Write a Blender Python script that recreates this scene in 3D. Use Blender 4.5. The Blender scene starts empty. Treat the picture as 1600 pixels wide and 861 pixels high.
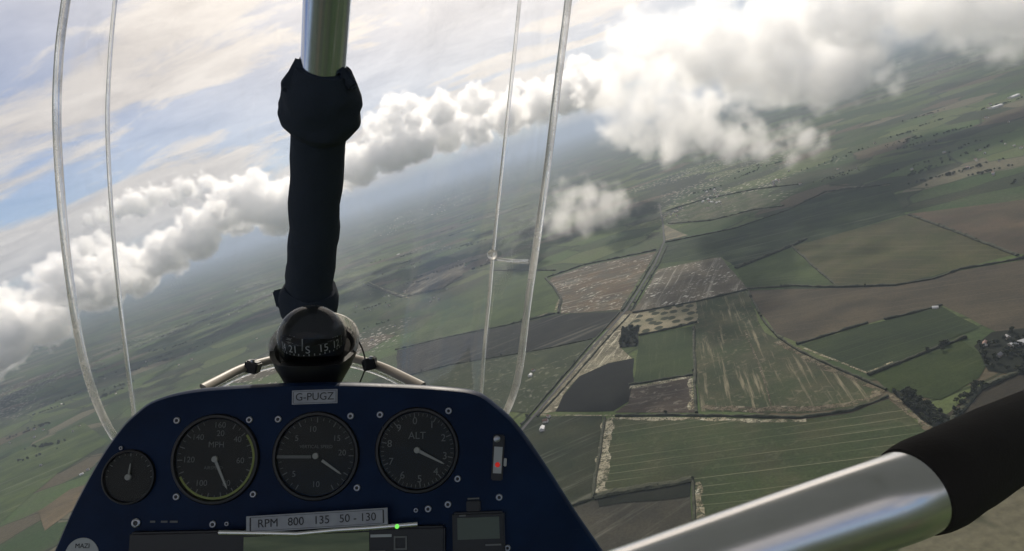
import bpy, bmesh, math, random
from mathutils import Vector, Matrix, noise

R = math.radians
SC = bpy.context.scene
COL = SC.collection
RND = random.Random(7)

# ------------------------------------------------------------------ camera
# Photograph is 1600 x 861.  World origin = pilot's eye, 600 m above the fields.
F = 1043.0                      # focal length in photo pixels
CX, CY = 800.0, 430.5
PITCH, BANK = R(10.0), R(18.3)
ALT = 600.0
_f = Vector((0, math.cos(PITCH), -math.sin(PITCH)))
_r0 = Vector((1, 0, 0))
_u0 = _r0.cross(_f)
_rt = math.cos(BANK) * _r0 - math.sin(BANK) * _u0
_up = math.cos(BANK) * _u0 + math.sin(BANK) * _r0
CAMROT = Matrix((_rt, _up, -_f)).transposed()
COCK = Matrix((_rt, _f, _up)).transposed().to_4x4()      # cockpit axes: x right, y forward, z up
cam_data = bpy.data.cameras.new('camera')
cam_data.sensor_width = 36.0
cam_data.lens = 36.0 * F / 1600.0
cam_data.clip_start = 0.02
cam_data.clip_end = 300000
cam = bpy.data.objects.new('camera', cam_data)
cam.matrix_world = CAMROT.to_4x4()
COL.objects.link(cam)
SC.camera = cam


def pdir(u, v):
    return (_rt * ((u - CX) / F) - _up * ((v - CY) / F) + _f).normalized()


def gp(u, v, h=0.0):
    """photo pixel -> point on the ground (z = -ALT + h)"""
    d = pdir(u, v)
    t = (-ALT + h) / d.z
    return d * t


# ------------------------------------------------------------------ sky, sun, exposure
SUN_DIR = pdir(690, -720)                  # high in front, behind the veil of cloud
SUN_EL = math.asin(SUN_DIR.z)
SUN_AZ = math.atan2(SUN_DIR.x, SUN_DIR.y)  # clockwise from +Y
world = bpy.data.worlds.new('World')
SC.world = world
world.use_nodes = True
wt = world.node_tree
wt.nodes.clear()


class NT:
    """small node-tree helper"""
    def __init__(self, tree):
        self.t = tree

    def n(self, kind, **kw):
        nd = self.t.nodes.new(kind)
        for k, v in kw.items():
            setattr(nd, k, v)
        return nd

    def put(self, sock, val):
        if isinstance(val, bpy.types.NodeSocket):
            self.t.links.new(val, sock)
        elif val is not None:
            try:
                sock.default_value = val
            except Exception:
                sock.default_value = tuple(val) + (1.0,)

    def math(self, op, a, b=None, c=None, clamp=False):
        nd = self.n('ShaderNodeMath', operation=op, use_clamp=clamp)
        for i, x in enumerate((a, b, c)):
            if x is not None:
                self.put(nd.inputs[i], x)
        return nd.outputs[0]

    def vmath(self, op, a, b=None, out=0):
        nd = self.n('ShaderNodeVectorMath', operation=op)
        self.put(nd.inputs[0], a)
        if b is not None:
            self.put(nd.inputs[1], b)
        return nd.outputs[out]

    def noise(self, vec, scale, detail=4.0, rough=0.5, dist=0.0, out='Fac'):
        nd = self.n('ShaderNodeTexNoise')
        if vec is not None:
            self.put(nd.inputs['Vector'], vec)
        nd.inputs['Scale'].default_value = scale
        nd.inputs['Detail'].default_value = detail
        nd.inputs['Roughness'].default_value = rough
        nd.inputs['Distortion'].default_value = dist
        return nd.outputs[out]

    def ramp(self, fac, stops, interp='LINEAR'):
        nd = self.n('ShaderNodeValToRGB')
        nd.color_ramp.interpolation = interp
        els = nd.color_ramp.elements
        while len(els) < len(stops):
            els.new(0.5)
        for e, (p, c) in zip(els, stops):
            e.position = p
            e.color = tuple(c) + (1,) if len(c) == 3 else c
        self.put(nd.inputs[0], fac)
        return nd.outputs[0]

    def smooth(self, x, a, b):
        nd = self.n('ShaderNodeMapRange', interpolation_type='SMOOTHSTEP')
        self.put(nd.inputs['Value'], x)
        nd.inputs['From Min'].default_value = a
        nd.inputs['From Max'].default_value = b
        return nd.outputs[0]

    def mix(self, fac, a, b, blend='MIX'):
        nd = self.n('ShaderNodeMix', data_type='RGBA', blend_type=blend)
        self.put(nd.inputs[0], fac)
        self.put(nd.inputs[6], a)
        self.put(nd.inputs[7], b)
        return nd.outputs[2]

    def mapping(self, vec, scale=(1, 1, 1), rot=(0, 0, 0), loc=(0, 0, 0)):
        nd = self.n('ShaderNodeMapping')
        self.put(nd.inputs[0], vec)
        nd.inputs['Location'].default_value = loc
        nd.inputs['Rotation'].default_value = rot
        nd.inputs['Scale'].default_value = scale
        return nd.outputs[0]


w = NT(wt)
sky = w.n('ShaderNodeTexSky', sky_type='NISHITA')
sky.sun_disc = False
sky.sun_elevation = SUN_EL
sky.sun_rotation = SUN_AZ
sky.altitude = 600
sky.air_density = 1.0
sky.dust_density = 0.1
sky.ozone_density = 3.0
tc = w.n('ShaderNodeTexCoord').outputs['Generated']
sep = w.n('ShaderNodeSeparateXYZ')
w.put(sep.inputs[0], tc)
zc = w.math('MAXIMUM', sep.outputs[2], 0.02)
zc = w.math('ADD', zc, 0.22)
cmb = w.n('ShaderNodeCombineXYZ')
w.put(cmb.inputs[0], w.math('DIVIDE', sep.outputs[0], zc))
w.put(cmb.inputs[1], w.math('DIVIDE', sep.outputs[1], zc))
cmb.inputs[2].default_value = 3.7
pl = cmb.outputs[0]
n1 = w.noise(w.mapping(pl, scale=(0.55, 1.0, 1), rot=(0, 0, 0.4), loc=(3.7, 2.2, 0)), 1.25, 9, 0.58, 0.5)
n2 = w.noise(w.mapping(pl, scale=(0.8, 1.5, 1), loc=(3, 1, 0)), 3.2, 8, 0.62, 0.3)
cov = w.math('ADD', w.math('MULTIPLY', n1, 0.72), w.math('MULTIPLY', n2, 0.28))
cov = w.smooth(cov, 0.40, 0.55)
dotn = w.vmath('DOT_PRODUCT', w.vmath('NORMALIZE', tc), tuple(SUN_DIR), out=1)
dpos = w.math('MAXIMUM', dotn, 0.0)
glow = w.math('POWER', dpos, 12.0)
glow2 = w.math('POWER', dpos, 4.0)
shade = w.ramp(n2, [(0.32, (0.58, 0.58, 0.61)), (0.60, (1, 1, 1))])
base = w.mix(1.0, (6.6, 6.2, 5.9), shade, 'MULTIPLY')
add = w.mix(glow2, (0, 0, 0), (7.6, 6.5, 4.9))
ccol = w.mix(1.0, base, add, 'ADD')
ccol = w.mix(1.0, ccol, w.mix(glow, (0, 0, 0), (6.5, 5.5, 4.2)), 'ADD')
veil = w.math('ADD', 0.02, w.math('MULTIPLY', w.math('POWER', dpos, 2.2), 1.0))
cov = w.math('MAXIMUM', w.math('MULTIPLY', cov, 0.94), w.math('MINIMUM', veil, 0.8))
blue = w.mix(1.0, sky.outputs[0], (0.62, 0.80, 1.02), 'MULTIPLY')
final = w.mix(cov, blue, ccol)
bg = w.n('ShaderNodeBackground')
w.put(bg.inputs[0], final)
bg.inputs[1].default_value = 0.1
wo = w.n('ShaderNodeOutputWorld')
wt.links.new(bg.outputs[0], wo.inputs[0])

sun_d = bpy.data.lights.new('sun', 'SUN')
sun_d.energy = 4.6
sun_d.angle = R(0.5)
sun_d.color = (1.0, 0.91, 0.78)
sun = bpy.data.objects.new('sun', sun_d)
sun.rotation_euler = (-SUN_DIR).to_track_quat('-Z', 'Y').to_euler()
COL.objects.link(sun)

vs = SC.view_settings
vs.view_transform = 'Standard'
vs.look = 'None'
vs.exposure = 0.0
vs.gamma = 1.0
cy = SC.cycles
cy.use_denoising = True
cy.max_bounces = 34
cy.volume_bounces = 32
cy.transparent_max_bounces = 24
cy.volume_step_rate = 1.0
cy.volume_max_steps = 512
cy.use_adaptive_sampling = True
cy.adaptive_threshold = 0.02
cy.sample_clamp_indirect = 6.0

# ------------------------------------------------------------------ helpers


def tag(o, label=None, cat=None, group=None, kind=None):
    for k, v in (('label', label), ('category', cat), ('group', group), ('kind', kind)):
        if v is not None:
            o[k] = v
    return o


def mesh_obj(name, verts, faces, mats, parent=None, smooth=False):
    me = bpy.data.meshes.new(name)
    me.from_pydata([tuple(v) for v in verts], [], faces)
    if not isinstance(mats, (list, tuple)):
        mats = [mats]
    for m in mats:
        me.materials.append(m)
    if smooth:
        me.polygons.foreach_set('use_smooth', [True] * len(me.polygons))
    me.update()
    o = bpy.data.objects.new(name, me)
    COL.objects.link(o)
    if parent:
        o.parent = parent
    return o


def new_mat(name):
    m = bpy.data.materials.new(name)
    m.use_nodes = True
    t = m.node_tree
    t.nodes.clear()
    g = NT(t)
    out = g.n('ShaderNodeOutputMaterial')
    return m, g, out


def principled(name, color, rough=0.6, metal=0.0, spec=0.5, colfn=None, bump=None):
    m, g, out = new_mat(name)
    b = g.n('ShaderNodeBsdfPrincipled')
    b.inputs['Roughness'].default_value = rough
    b.inputs['Metallic'].default_value = metal
    b.inputs['Specular IOR Level'].default_value = spec
    g.put(b.inputs['Base Color'], colfn(g) if colfn else tuple(color) + (1,))
    if bump:
        bp = g.n('ShaderNodeBump')
        h, st, di = bump(g)
        g.put(bp.inputs['Height'], h)
        bp.inputs['Strength'].default_value = st
        bp.inputs['Distance'].default_value = di
        g.t.links.new(bp.outputs[0], b.inputs['Normal'])
    g.t.links.new(b.outputs[0], out.inputs[0])
    return m


def gcoord(g):
    return g.n('ShaderNodeNewGeometry').outputs['Position']


# ------------------------------------------------------------------ ground sheet
def ground_mat():
    m, g, out = new_mat('countryside')
    p = gcoord(g)
    # warp so the field boundaries are not ruler straight
    wv = g.noise(p, 0.0011, 3, 0.5, out='Color')
    pw = g.vmath('ADD', p, g.vmath('MULTIPLY', g.vmath('SUBTRACT', wv, (0.5, 0.5, 0.5)), (420, 420, 0)))
    q = g.mapping(pw, scale=(1 / 330.0, 1 / 210.0, 0.0), rot=(0, 0, R(-24)))
    vo = g.n('ShaderNodeTexVoronoi', voronoi_dimensions='2D', distance='CHEBYCHEV')
    vo.inputs['Scale'].default_value = 1.0
    vo.inputs['Randomness'].default_value = 0.85
    g.put(vo.inputs['Vector'], q)
    sepc = g.n('ShaderNodeSeparateColor')
    g.put(sepc.inputs[0], vo.outputs['Color'])
    col = g.ramp(sepc.outputs[0], [
        (0.00, (0.045, 0.075, 0.028)), (0.16, (0.075, 0.115, 0.040)), (0.30, (0.040, 0.055, 0.028)),
        (0.44, (0.105, 0.135, 0.055)), (0.58, (0.060, 0.085, 0.036)), (0.70, (0.105, 0.088, 0.058)),
        (0.80, (0.030, 0.042, 0.022)), (0.88, (0.085, 0.120, 0.042)), (0.95, (0.150, 0.140, 0.095))], 'CONSTANT')
    ve = g.n('ShaderNodeTexVoronoi', voronoi_dimensions='2D', feature='DISTANCE_TO_EDGE')
    ve.inputs['Scale'].default_value = 1.0
    ve.inputs['Randomness'].default_value = 0.85
    g.put(ve.inputs['Vector'], q)
    # woodland patches and soil variation
    wd = g.noise(pw, 0.0016, 6, 0.6)
    col = g.mix(g.smooth(wd, 0.60, 0.635), col, (0.022, 0.034, 0.016))
    big = g.noise(p, 0.006, 5, 0.6)
    col = g.mix(g.math('MULTIPLY', g.smooth(big, 0.35, 0.75), 0.35), col, (0.11, 0.095, 0.07))
    fine = g.ramp(g.noise(p, 0.09, 4, 0.6), [(0.3, (0.75, 0.75, 0.75)), (0.7, (1.2, 1.2, 1.2))])
    col = g.mix(1.0, col, fine, 'MULTIPLY')
    hedge = g.math('SUBTRACT', 1.0, g.smooth(ve.outputs['Distance'], 0.008, 0.028))
    col = g.mix(g.math('MULTIPLY', hedge, 0.75), col, (0.022, 0.030, 0.015))
    # pale built-up specks of the far villages
    town = g.smooth(g.noise(g.vmath('ADD', p, (900, 300, 0)), 0.00055, 3, 0.5), 0.54, 0.60)
    vt = g.n('ShaderNodeTexVoronoi', voronoi_dimensions='2D')
    vt.inputs['Scale'].default_value = 0.03
    g.put(vt.inputs['Vector'], p)
    sp = g.math('LESS_THAN', vt.outputs['Distance'], 0.24)
    sc_ = g.n('ShaderNodeSeparateColor')
    g.put(sc_.inputs[0], vt.outputs['Color'])
    sp = g.math('MULTIPLY', sp, g.math('GREATER_THAN', sc_.outputs[1], 0.5))
    col = g.mix(g.math('MULTIPLY', sp, town), col, (0.42, 0.39, 0.37))
    col = g.mix(1.0, col, (0.66, 0.68, 0.66), 'MULTIPLY')
    b = g.n('ShaderNodeBsdfPrincipled')
    g.put(b.inputs['Base Color'], col)
    b.inputs['Roughness'].default_value = 0.9
    b.inputs['Specular IOR Level'].default_value = 0.04
    g.t.links.new(b.outputs[0], out.inputs[0])
    return m


S = 130000.0
ground = mesh_obj('ground', [(-S, -S, -ALT), (S, -S, -ALT), (S, S, -ALT), (-S, S, -ALT)], [(0, 1, 2, 3)], ground_mat())
tag(ground, 'patchwork farmland stretching to the hazy horizon', 'ground', kind='structure')

# ------------------------------------------------------------------ fields near the aircraft
def field_mat(name, c1, c2, streak=None, sstr=0.0, sscale=0.12, fleck=0.0, tram=None, flat=0.12, ragged=False, fcol=(0.62, 0.57, 0.50), spots=None):
    """soil or crop: two tones in patches, drill streaks along world angle `streak`, pale flecks, wheel tracks every `tram` metres"""
    m, g, out = new_mat(name)
    p = gcoord(g)
    n = g.noise(p, 0.012, 6, 0.6)
    col = g.mix(g.smooth(n, 0.38, 0.64), tuple(c1) + (1,), tuple(c2) + (1,))
    fine = g.ramp(g.noise(p, 0.22, 4, 0.7), [(0.3, (1 - flat * 2,) * 3), (0.7, (1 + flat * 2,) * 3)])
    col = g.mix(1.0, col, fine, 'MULTIPLY')
    grad = g.ramp(g.noise(p, 0.0045, 4, 0.55, 0.6), [(0.32, (0.72, 0.74, 0.76)), (0.68, (1.25, 1.22, 1.16))])
    col = g.mix(1.0, col, grad, 'MULTIPLY')
    if streak is not None:
        vr = g.n('ShaderNodeVectorRotate', rotation_type='Z_AXIS')
        g.put(vr.inputs['Vector'], p)
        vr.inputs['Angle'].default_value = -streak
        q = g.mapping(vr.outputs[0], scale=(0.055, 1.0, 1.0))
        s = g.noise(q, sscale, 5, 0.65)
        col = g.mix(g.math('MULTIPLY', g.smooth(s, 0.52, 0.72), sstr), col, tuple(fcol) + (1,))
        if tram:
            sx = g.n('ShaderNodeSeparateXYZ')
            g.put(sx.inputs[0], vr.outputs[0])
            fr = g.math('FRACT', g.math('DIVIDE', g.math('ADD', sx.outputs[1], g.math('MULTIPLY', g.noise(p, 0.01), 6.0)), tram))
            ln = g.math('LESS_THAN', fr, 0.07)
            br = g.smooth(g.noise(q, 0.05, 3, 0.6), 0.36, 0.6)
            col = g.mix(g.math('MULTIPLY', g.math('MULTIPLY', ln, br), 0.7), col, tuple(fcol) + (1,))
    if fleck:
        a = g.noise(p, 0.055, 5, 0.6, 0.4)
        b_ = g.noise(p, 0.011, 3, 0.5)
        fl = g.math('MULTIPLY', g.smooth(a, 0.54, 0.66), g.smooth(b_, 0.40, 0.58))
        col = g.mix(g.math('MULTIPLY', fl, fleck), col, tuple(fcol) + (1,))
    if spots:
        vo = g.n('ShaderNodeTexVoronoi', voronoi_dimensions='2D')
        vo.inputs['Scale'].default_value = spots
        vo.inputs['Randomness'].default_value = 0.55
        g.put(vo.inputs['Vector'], g.mapping(p, scale=(1, 0.75, 0), rot=(0, 0, 0.5)))
        d = g.math('ADD', vo.outputs['Distance'], g.math('MULTIPLY', g.noise(p, 0.09, 3), 0.3))
        col = g.mix(g.math('SUBTRACT', 1.0, g.smooth(d, 0.42, 0.56)), col, (0.06, 0.065, 0.04, 1))
    col = g.mix(1.0, col, (0.49, 0.53, 0.50), 'MULTIPLY')
    b = g.n('ShaderNodeBsdfPrincipled')
    g.put(b.inputs['Base Color'], col)
    b.inputs['Roughness'].default_value = 0.9
    b.inputs['Specular IOR Level'].default_value = 0.04
    bp = g.n('ShaderNodeBump')
    g.put(bp.inputs['Height'], g.noise(p, 0.35, 4, 0.7))
    bp.inputs['Strength'].default_value = 0.5
    bp.inputs['Distance'].default_value = 0.8
    g.t.links.new(bp.outputs[0], b.inputs['Normal'])
    if ragged:      # patchy frost and straw: the soil below shows through
        g.put(b.inputs['Alpha'], g.smooth(g.math('ADD', g.math('MULTIPLY', g.noise(p, 0.05, 4, 0.7), 0.6), g.math('MULTIPLY', g.noise(p, 0.35, 3, 0.7), 0.4)), 0.40, 0.54))
    g.t.links.new(b.outputs[0], out.inputs[0])
    return m


def ang(a, b):
    d = gp(*b) - gp(*a)
    return math.atan2(d.y, d.x)


def jag(pts, step=14.0, amp=2.5, seed=0):
    """ground polyline from pixels, cut into short steps with a little wander"""
    ws = [gp(*p) for p in pts]
    out = []
    for i in range(len(ws) - 1):
        a, b = ws[i], ws[i + 1]
        n = max(1, int((b - a).length / step))
        t = (b - a).normalized()
        s = Vector((-t.y, t.x, 0))
        for k in range(n):
            q = a.lerp(b, k / n)
            w_ = noise.noise(q * 0.013 + Vector((seed, 0, 0))) * amp
            out.append(q + s * (w_ if (k or i) else 0))
    out.append(ws[-1])
    return out


_lift = [0.20]
_sheetlift = [0.9]


def field(label, pts, mat, name='field'):
    _lift[0] += 0.04
    ring = jag(pts + [pts[0]], 25, 4)[:-1]
    c = sum(ring, Vector()) / len(ring)
    vs_ = [(q.x - c.x, q.y - c.y, 0) for q in ring]
    o = mesh_obj(name, vs_, [tuple(range(len(vs_)))], mat)
    if o.data.polygons[0].normal.z < 0:
        o.data.flip_normals()
    o.location = (c.x, c.y, -ALT + _lift[0])
    return tag(o, label, 'field', kind='structure')


def ribbon(name, label, pts, width, mat, cat, wob=0.25, step=10, kind='structure', amp=2.5, lift=None):
    ps = jag(pts, step, amp, seed=3)
    if lift is None:
        _sheetlift[0] += 0.03
        lift = _sheetlift[0]
    c = ps[0].copy()
    vs_, fs = [], []
    for i, q in enumerate(ps):
        t = (ps[min(i + 1, len(ps) - 1)] - ps[max(i - 1, 0)]).normalized()
        s = Vector((-t.y, t.x, 0))
        for sg in (-1, 1):
            w_ = width * 0.5 * (1 + wob * 2 * noise.noise(q * 0.03 + Vector((sg * 9, 0, 0))))
            e = q + s * sg * w_ - c
            vs_.append((e.x, e.y, 0))
    for i in range(len(ps) - 1):
        fs.append((2 * i, 2 * i + 2, 2 * i + 3, 2 * i + 1))
    o = mesh_obj(name, vs_, fs, mat)
    if o.data.polygons[0].normal.z < 0:
        o.data.flip_normals()
    o.location = (c.x, c.y, -ALT + lift)
    return tag(o, label, cat, kind=kind)


BRN1, BRN2 = (0.110, 0.088, 0.064), (0.150, 0.115, 0.085)
GRN1, GRN2 = (0.060, 0.085, 0.034), (0.085, 0.112, 0.045)
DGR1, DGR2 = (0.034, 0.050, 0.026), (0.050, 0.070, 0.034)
OLV1, OLV2 = (0.085, 0.088, 0.042), (0.110, 0.098, 0.054)
DRK1, DRK2 = (0.026, 0.030, 0.024), (0.036, 0.038, 0.028)
PALE1, PALE2 = (0.34, 0.29, 0.215), (0.50, 0.44, 0.35)

field('rusty brown field with pale flecks beside the straight road', [(855, 436), (913, 416), (1026, 393), (998, 438), (969, 484), (876, 490), (879, 468), (868, 449)],
      field_mat('soil_rust', (0.125, 0.108, 0.088), (0.17, 0.118, 0.082), ang((876, 470), (1000, 440)), 0.5, 0.06, 1.0, fcol=(0.75, 0.70, 0.64)))
field('grey brown field spotted with white flecks, across the road from the rusty field', [(989, 488), (1028, 421), (1125, 401), (1168, 451), (1088, 471)],
      field_mat('soil_grey', (0.14, 0.120, 0.098), (0.18, 0.150, 0.122), ang((1000, 480), (1040, 420)), 0.5, 0.05, 1.0, fcol=(0.75, 0.70, 0.66)))
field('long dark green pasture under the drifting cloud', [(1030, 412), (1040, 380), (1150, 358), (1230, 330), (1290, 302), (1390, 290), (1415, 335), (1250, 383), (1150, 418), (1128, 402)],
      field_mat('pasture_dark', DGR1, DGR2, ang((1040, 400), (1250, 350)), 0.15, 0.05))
field('small triangular green pasture', [(1150, 420), (1237, 386), (1275, 420), (1308, 447), (1168, 451)], field_mat('pasture_a', GRN1, GRN2, ang((1180, 440), (1280, 430)), 0.25, 0.1, tram=24.0, fcol=(0.13, 0.14, 0.08)))
field('large olive field crossed by no tracks', [(1240, 385), (1420, 335), (1500, 365), (1585, 398), (1500, 420), (1400, 445), (1310, 447), (1275, 419)],
      field_mat('olive', OLV1, OLV2, ang((1250, 400), (1500, 400)), 0.25, 0.05, tram=36.0, fcol=(0.17, 0.15, 0.10)))
field('bare brown field beyond the olive field', [(1424, 334), (1600, 312), (1720, 330), (1700, 410), (1588, 396), (1500, 363)], field_mat('soil_b', BRN1, (0.14, 0.10, 0.075)))
field('long bare plum brown field', [(1170, 454), (1310, 450), (1400, 448), (1500, 423), (1600, 406), (1700, 400), (1700, 520), (1560, 520), (1470, 476), (1385, 498), (1250, 536), (1215, 522), (1190, 490)],
      field_mat('soil_plum', (0.092, 0.076, 0.058), (0.116, 0.092, 0.068), ang((1200, 500), (1400, 470)), 0.25, 0.06, 0.12, tram=30.0, fcol=(0.17, 0.14, 0.11)))
field('big streaked green field shaped like a wedge', [(1090, 472), (1167, 454), (1180, 490), (1195, 520), (1250, 550), (1310, 577), (1380, 607), (1372, 622), (1330, 638), (1250, 646), (1095, 643), (1088, 600), (1086, 530), (1084, 510)],
      field_mat('stubble_green', (0.062, 0.078, 0.042), (0.100, 0.098, 0.060), ang((1110, 480), (1150, 640)), 1.0, 0.075, 0.35, fcol=(0.36, 0.30, 0.22)))
field('pale straw field dotted with dark bushes', [(985, 492), (1088, 472), (1092, 505), (1000, 522), (975, 512)], field_mat('straw_spots', PALE1, (0.22, 0.20, 0.14), spots=0.028))
field('square mid green field hemmed by thin hedges', [(1000, 525), (1082, 510), (1084, 585), (990, 599)],
      field_mat('green_square', (0.048, 0.070, 0.030), (0.062, 0.082, 0.036), ang((1010, 590), (1020, 525)), 0.35, 0.12, fcol=(0.16, 0.17, 0.10)))
field('dark brown ploughed plot with frosted corners', [(985, 606), (1080, 588), (1086, 645), (960, 645), (982, 630)],
      field_mat('plough_dark', (0.070, 0.055, 0.048), (0.088, 0.066, 0.056), ang((990, 630), (1080, 615)), 0.25, 0.1, 0.25))
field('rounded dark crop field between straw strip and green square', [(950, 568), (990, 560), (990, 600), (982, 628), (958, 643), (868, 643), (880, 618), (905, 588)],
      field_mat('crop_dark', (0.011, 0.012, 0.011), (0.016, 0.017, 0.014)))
field('straw coloured strip field along the straight road', [(972, 492), (1000, 490), (978, 512), (972, 545), (988, 560), (950, 568), (905, 588), (880, 618), (868, 643), (836, 649), (870, 605), (930, 535)],
      field_mat('straw_strip', (0.20, 0.17, 0.125), (0.38, 0.33, 0.25), ang((850, 640), (950, 520)), 1.0, 0.11, 0.8, fcol=(0.85, 0.76, 0.63), flat=0.3))
field('wide green field ruled with thin wheel tracks', [(946, 655), (1090, 652), (1250, 656), (1330, 646), (1388, 624), (1470, 690), (1520, 760), (1400, 861), (1090, 861), (1084, 752), (1000, 762), (931, 777)],
      field_mat('tram_green', (0.060, 0.080, 0.038), (0.080, 0.086, 0.046), ang((960, 690), (1080, 672)), 0.15, 0.1, 0.12, tram=26.0, fcol=(0.30, 0.28, 0.20)))
field('dull fallow field below the tracked field', [(930, 782), (1000, 768), (1080, 756), (1084, 861), (900, 900), (880, 800)], field_mat('fallow', (0.075, 0.068, 0.056), (0.105, 0.092, 0.074), 0.4, 0.2, 0.06))
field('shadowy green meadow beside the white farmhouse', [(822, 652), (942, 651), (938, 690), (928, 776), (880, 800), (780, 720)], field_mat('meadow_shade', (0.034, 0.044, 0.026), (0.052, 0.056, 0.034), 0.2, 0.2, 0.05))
field('dark green pasture with a notched hedge', [(1252, 540), (1355, 508), (1388, 500), (1470, 479), (1530, 512), (1440, 550), (1357, 584)], field_mat('pasture_b', DGR1, (0.044, 0.060, 0.028), ang((1260, 545), (1460, 482)), 0.3, 0.08, tram=24.0, fcol=(0.10, 0.115, 0.06)))
field('bright green paddock below the farm trees', [(1362, 588), (1450, 551), (1502, 532), (1545, 560), (1530, 592), (1470, 625), (1390, 614)], field_mat('paddock', (0.042, 0.060, 0.022), (0.058, 0.076, 0.028), ang((1380, 600), (1500, 550)), 0.3, 0.09, 0.1, fcol=(0.13, 0.14, 0.07)))
field('brown field edge below the farm wood', [(1470, 655), (1535, 600), (1640, 560), (1720, 600), (1600, 760), (1490, 690)], field_mat('soil_c', (0.060, 0.050, 0.038), (0.080, 0.064, 0.048)))
field('smooth green pasture with a curved pale edge', [(775, 424), (868, 424), (858, 440), (874, 465), (866, 486), (790, 508), (700, 526), (618, 545), (655, 515), (700, 472)],
      field_mat('pasture_c', (0.070, 0.100, 0.036), (0.088, 0.122, 0.044), ang((640, 535), (840, 480)), 0.25, 0.06, 0.3, tram=28.0, fcol=(0.20, 0.20, 0.13)))
field('slate dark field between pasture and road', [(620, 548), (700, 528), (790, 511), (874, 492), (968, 487), (930, 528), (850, 545), (700, 570), (620, 590)], field_mat('slate', (0.024, 0.025, 0.024), (0.034, 0.034, 0.030), 0.2, 0.2, 0.05))
field('grey green field by the white barn', [(700, 572), (850, 547), (930, 530), (868, 600), (830, 646), (740, 640), (690, 600)], field_mat('grey_green', (0.055, 0.068, 0.040), (0.075, 0.085, 0.05), fleck=0.3))
field('rough brown heath patch with pale streaks', [(628, 462), (645, 440), (690, 415), (728, 405), (722, 430), (690, 450)], field_mat('heath', (0.11, 0.095, 0.075), (0.14, 0.12, 0.09), ang((640, 460), (725, 408)), 0.8, 0.06, 0.5))
field('mid green pasture behind the heath patch', [(580, 442), (640, 462), (560, 520), (480, 560), (440, 520)], field_mat('pasture_d', DGR2, GRN2))
field('pale village green around far houses', [(1040, 345), (1080, 320), (1180, 300), (1225, 322), (1110, 345), (1045, 352)], field_mat('village_green', GRN1, (0.15, 0.14, 0.10), fleck=0.5))
field('pale triangular stubble plot by the road bend', [(1038, 352), (1075, 368), (1040, 376)], field_mat('stubble_tri', (0.20, 0.18, 0.14), PALE1))
field('ochre track field near the lone white shed', [(60, 800), (110, 765), (190, 740), (260, 730), (200, 770), (110, 800), (70, 830)], field_mat('ochre', (0.16, 0.12, 0.08), (0.20, 0.15, 0.10)))
field('bright green meadow at the foot of the pod', [(-80, 760), (60, 690), (130, 660), (170, 690), (90, 740), (20, 800), (-60, 880)], field_mat('meadow_l', (0.072, 0.098, 0.036), (0.10, 0.13, 0.046), 0.4, 0.2, 0.03))

for lab, pts in (('shade-dark floor of the square copse', [(972, 513), (999, 510), (997, 541), (968, 544)]), ('shaded floor of the narrow wood', [(1392, 611), (1422, 611), (1462, 640), (1494, 655), (1470, 676), (1438, 656)]),
                 ('painted shade strip under the hedge of the fallow field', [(933, 779), (1000, 766), (1082, 751), (1078, 778), (1030, 784), (975, 787), (938, 793)]), ('shaded ground of the farmyard', [(1522, 542), (1550, 520), (1620, 512), (1640, 545), (1600, 588), (1545, 580)])):
    field(lab, pts, field_mat('shade_floor', (0.020, 0.024, 0.016), (0.030, 0.032, 0.022)))  # one dark ground colour paints in the shade under trees and hedge

# pale headlands and verges
M_VERGE = field_mat('verge_straw', PALE1, PALE2, fleck=0.8, fcol=(0.85, 0.80, 0.72), flat=0.3, ragged=True)
M_MUD = field_mat('verge_mud', (0.17, 0.135, 0.10), (0.24, 0.20, 0.15), fleck=0.4, flat=0.2, ragged=True)
for lab, pts, wd in (
    ('white straw headland at the end of the wheel tracks', [(949, 658), (945, 700), (937, 772)], 22),
    ('pale headland curving round the pasture', [(852, 438), (862, 455), (872, 470), (868, 484), (840, 495)], 12),
    ('muddy headland round the point of the wedge field', [(1098, 636), (1180, 640), (1250, 640), (1330, 632), (1368, 618), (1376, 608), (1300, 578), (1215, 534)], 18),
    ('pale verge beyond the hedge of the wheel tracked field', [(950, 655), (1020, 655), (1090, 655), (1200, 658), (1260, 658)], 12),
    ('pale headland beside the hedge of the fallow field', [(1088, 755), (1092, 800), (1096, 850)], 14),
    ('frosted edge of the dark brown plot', [(984, 606), (1080, 590), (1082, 640)], 14),
    ('pale path up the streaked wedge field', [(1165, 520), (1190, 580), (1206, 636)], 3),
    ('thin pale farm track below the dark crop', [(835, 649), (900, 649), (960, 650)], 5),
    ('pale lane edge between two dark pastures', [(1285, 302), (1320, 293), (1390, 289)], 10),
    ('muddy strip from the wedge point to the copse', [(1388, 618), (1440, 655), (1470, 690)], 14),
    ('pale edge of the notched pasture', [(1256, 545), (1310, 566), (1354, 584), (1395, 566)], 5),
    ('pale bank of the heath patch', [(630, 460), (650, 440), (690, 420), (728, 406)], 14),
    ('pale streak of wet ground by the slate field', [(575, 440), (600, 452), (640, 466)], 9),
):
    ribbon('field_margin', lab, pts, wd, M_MUD if 'mud' in lab or 'path' in lab else M_VERGE, 'field margin', wob=0.5, step=7, amp=0.8 if 'path' in lab else 4)

M_ROAD = principled('tarmac', (0.055, 0.055, 0.058), 0.9, spec=0.1, colfn=lambda g: g.ramp(g.noise(gcoord(g), 0.2, 4), [(0.3, (0.045, 0.045, 0.048)), (0.7, (0.075, 0.074, 0.074))]))
ROADPX = [(1030, 318), (1036, 350), (1038, 378), (1024, 412), (1000, 452), (978, 486), (930, 540), (880, 598), (820, 668), (760, 740)]
ribbon('road', 'straight country road between hedges', ROADPX, 8, M_ROAD, 'road', wob=0.05, amp=1.0, lift=2.2)

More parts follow.
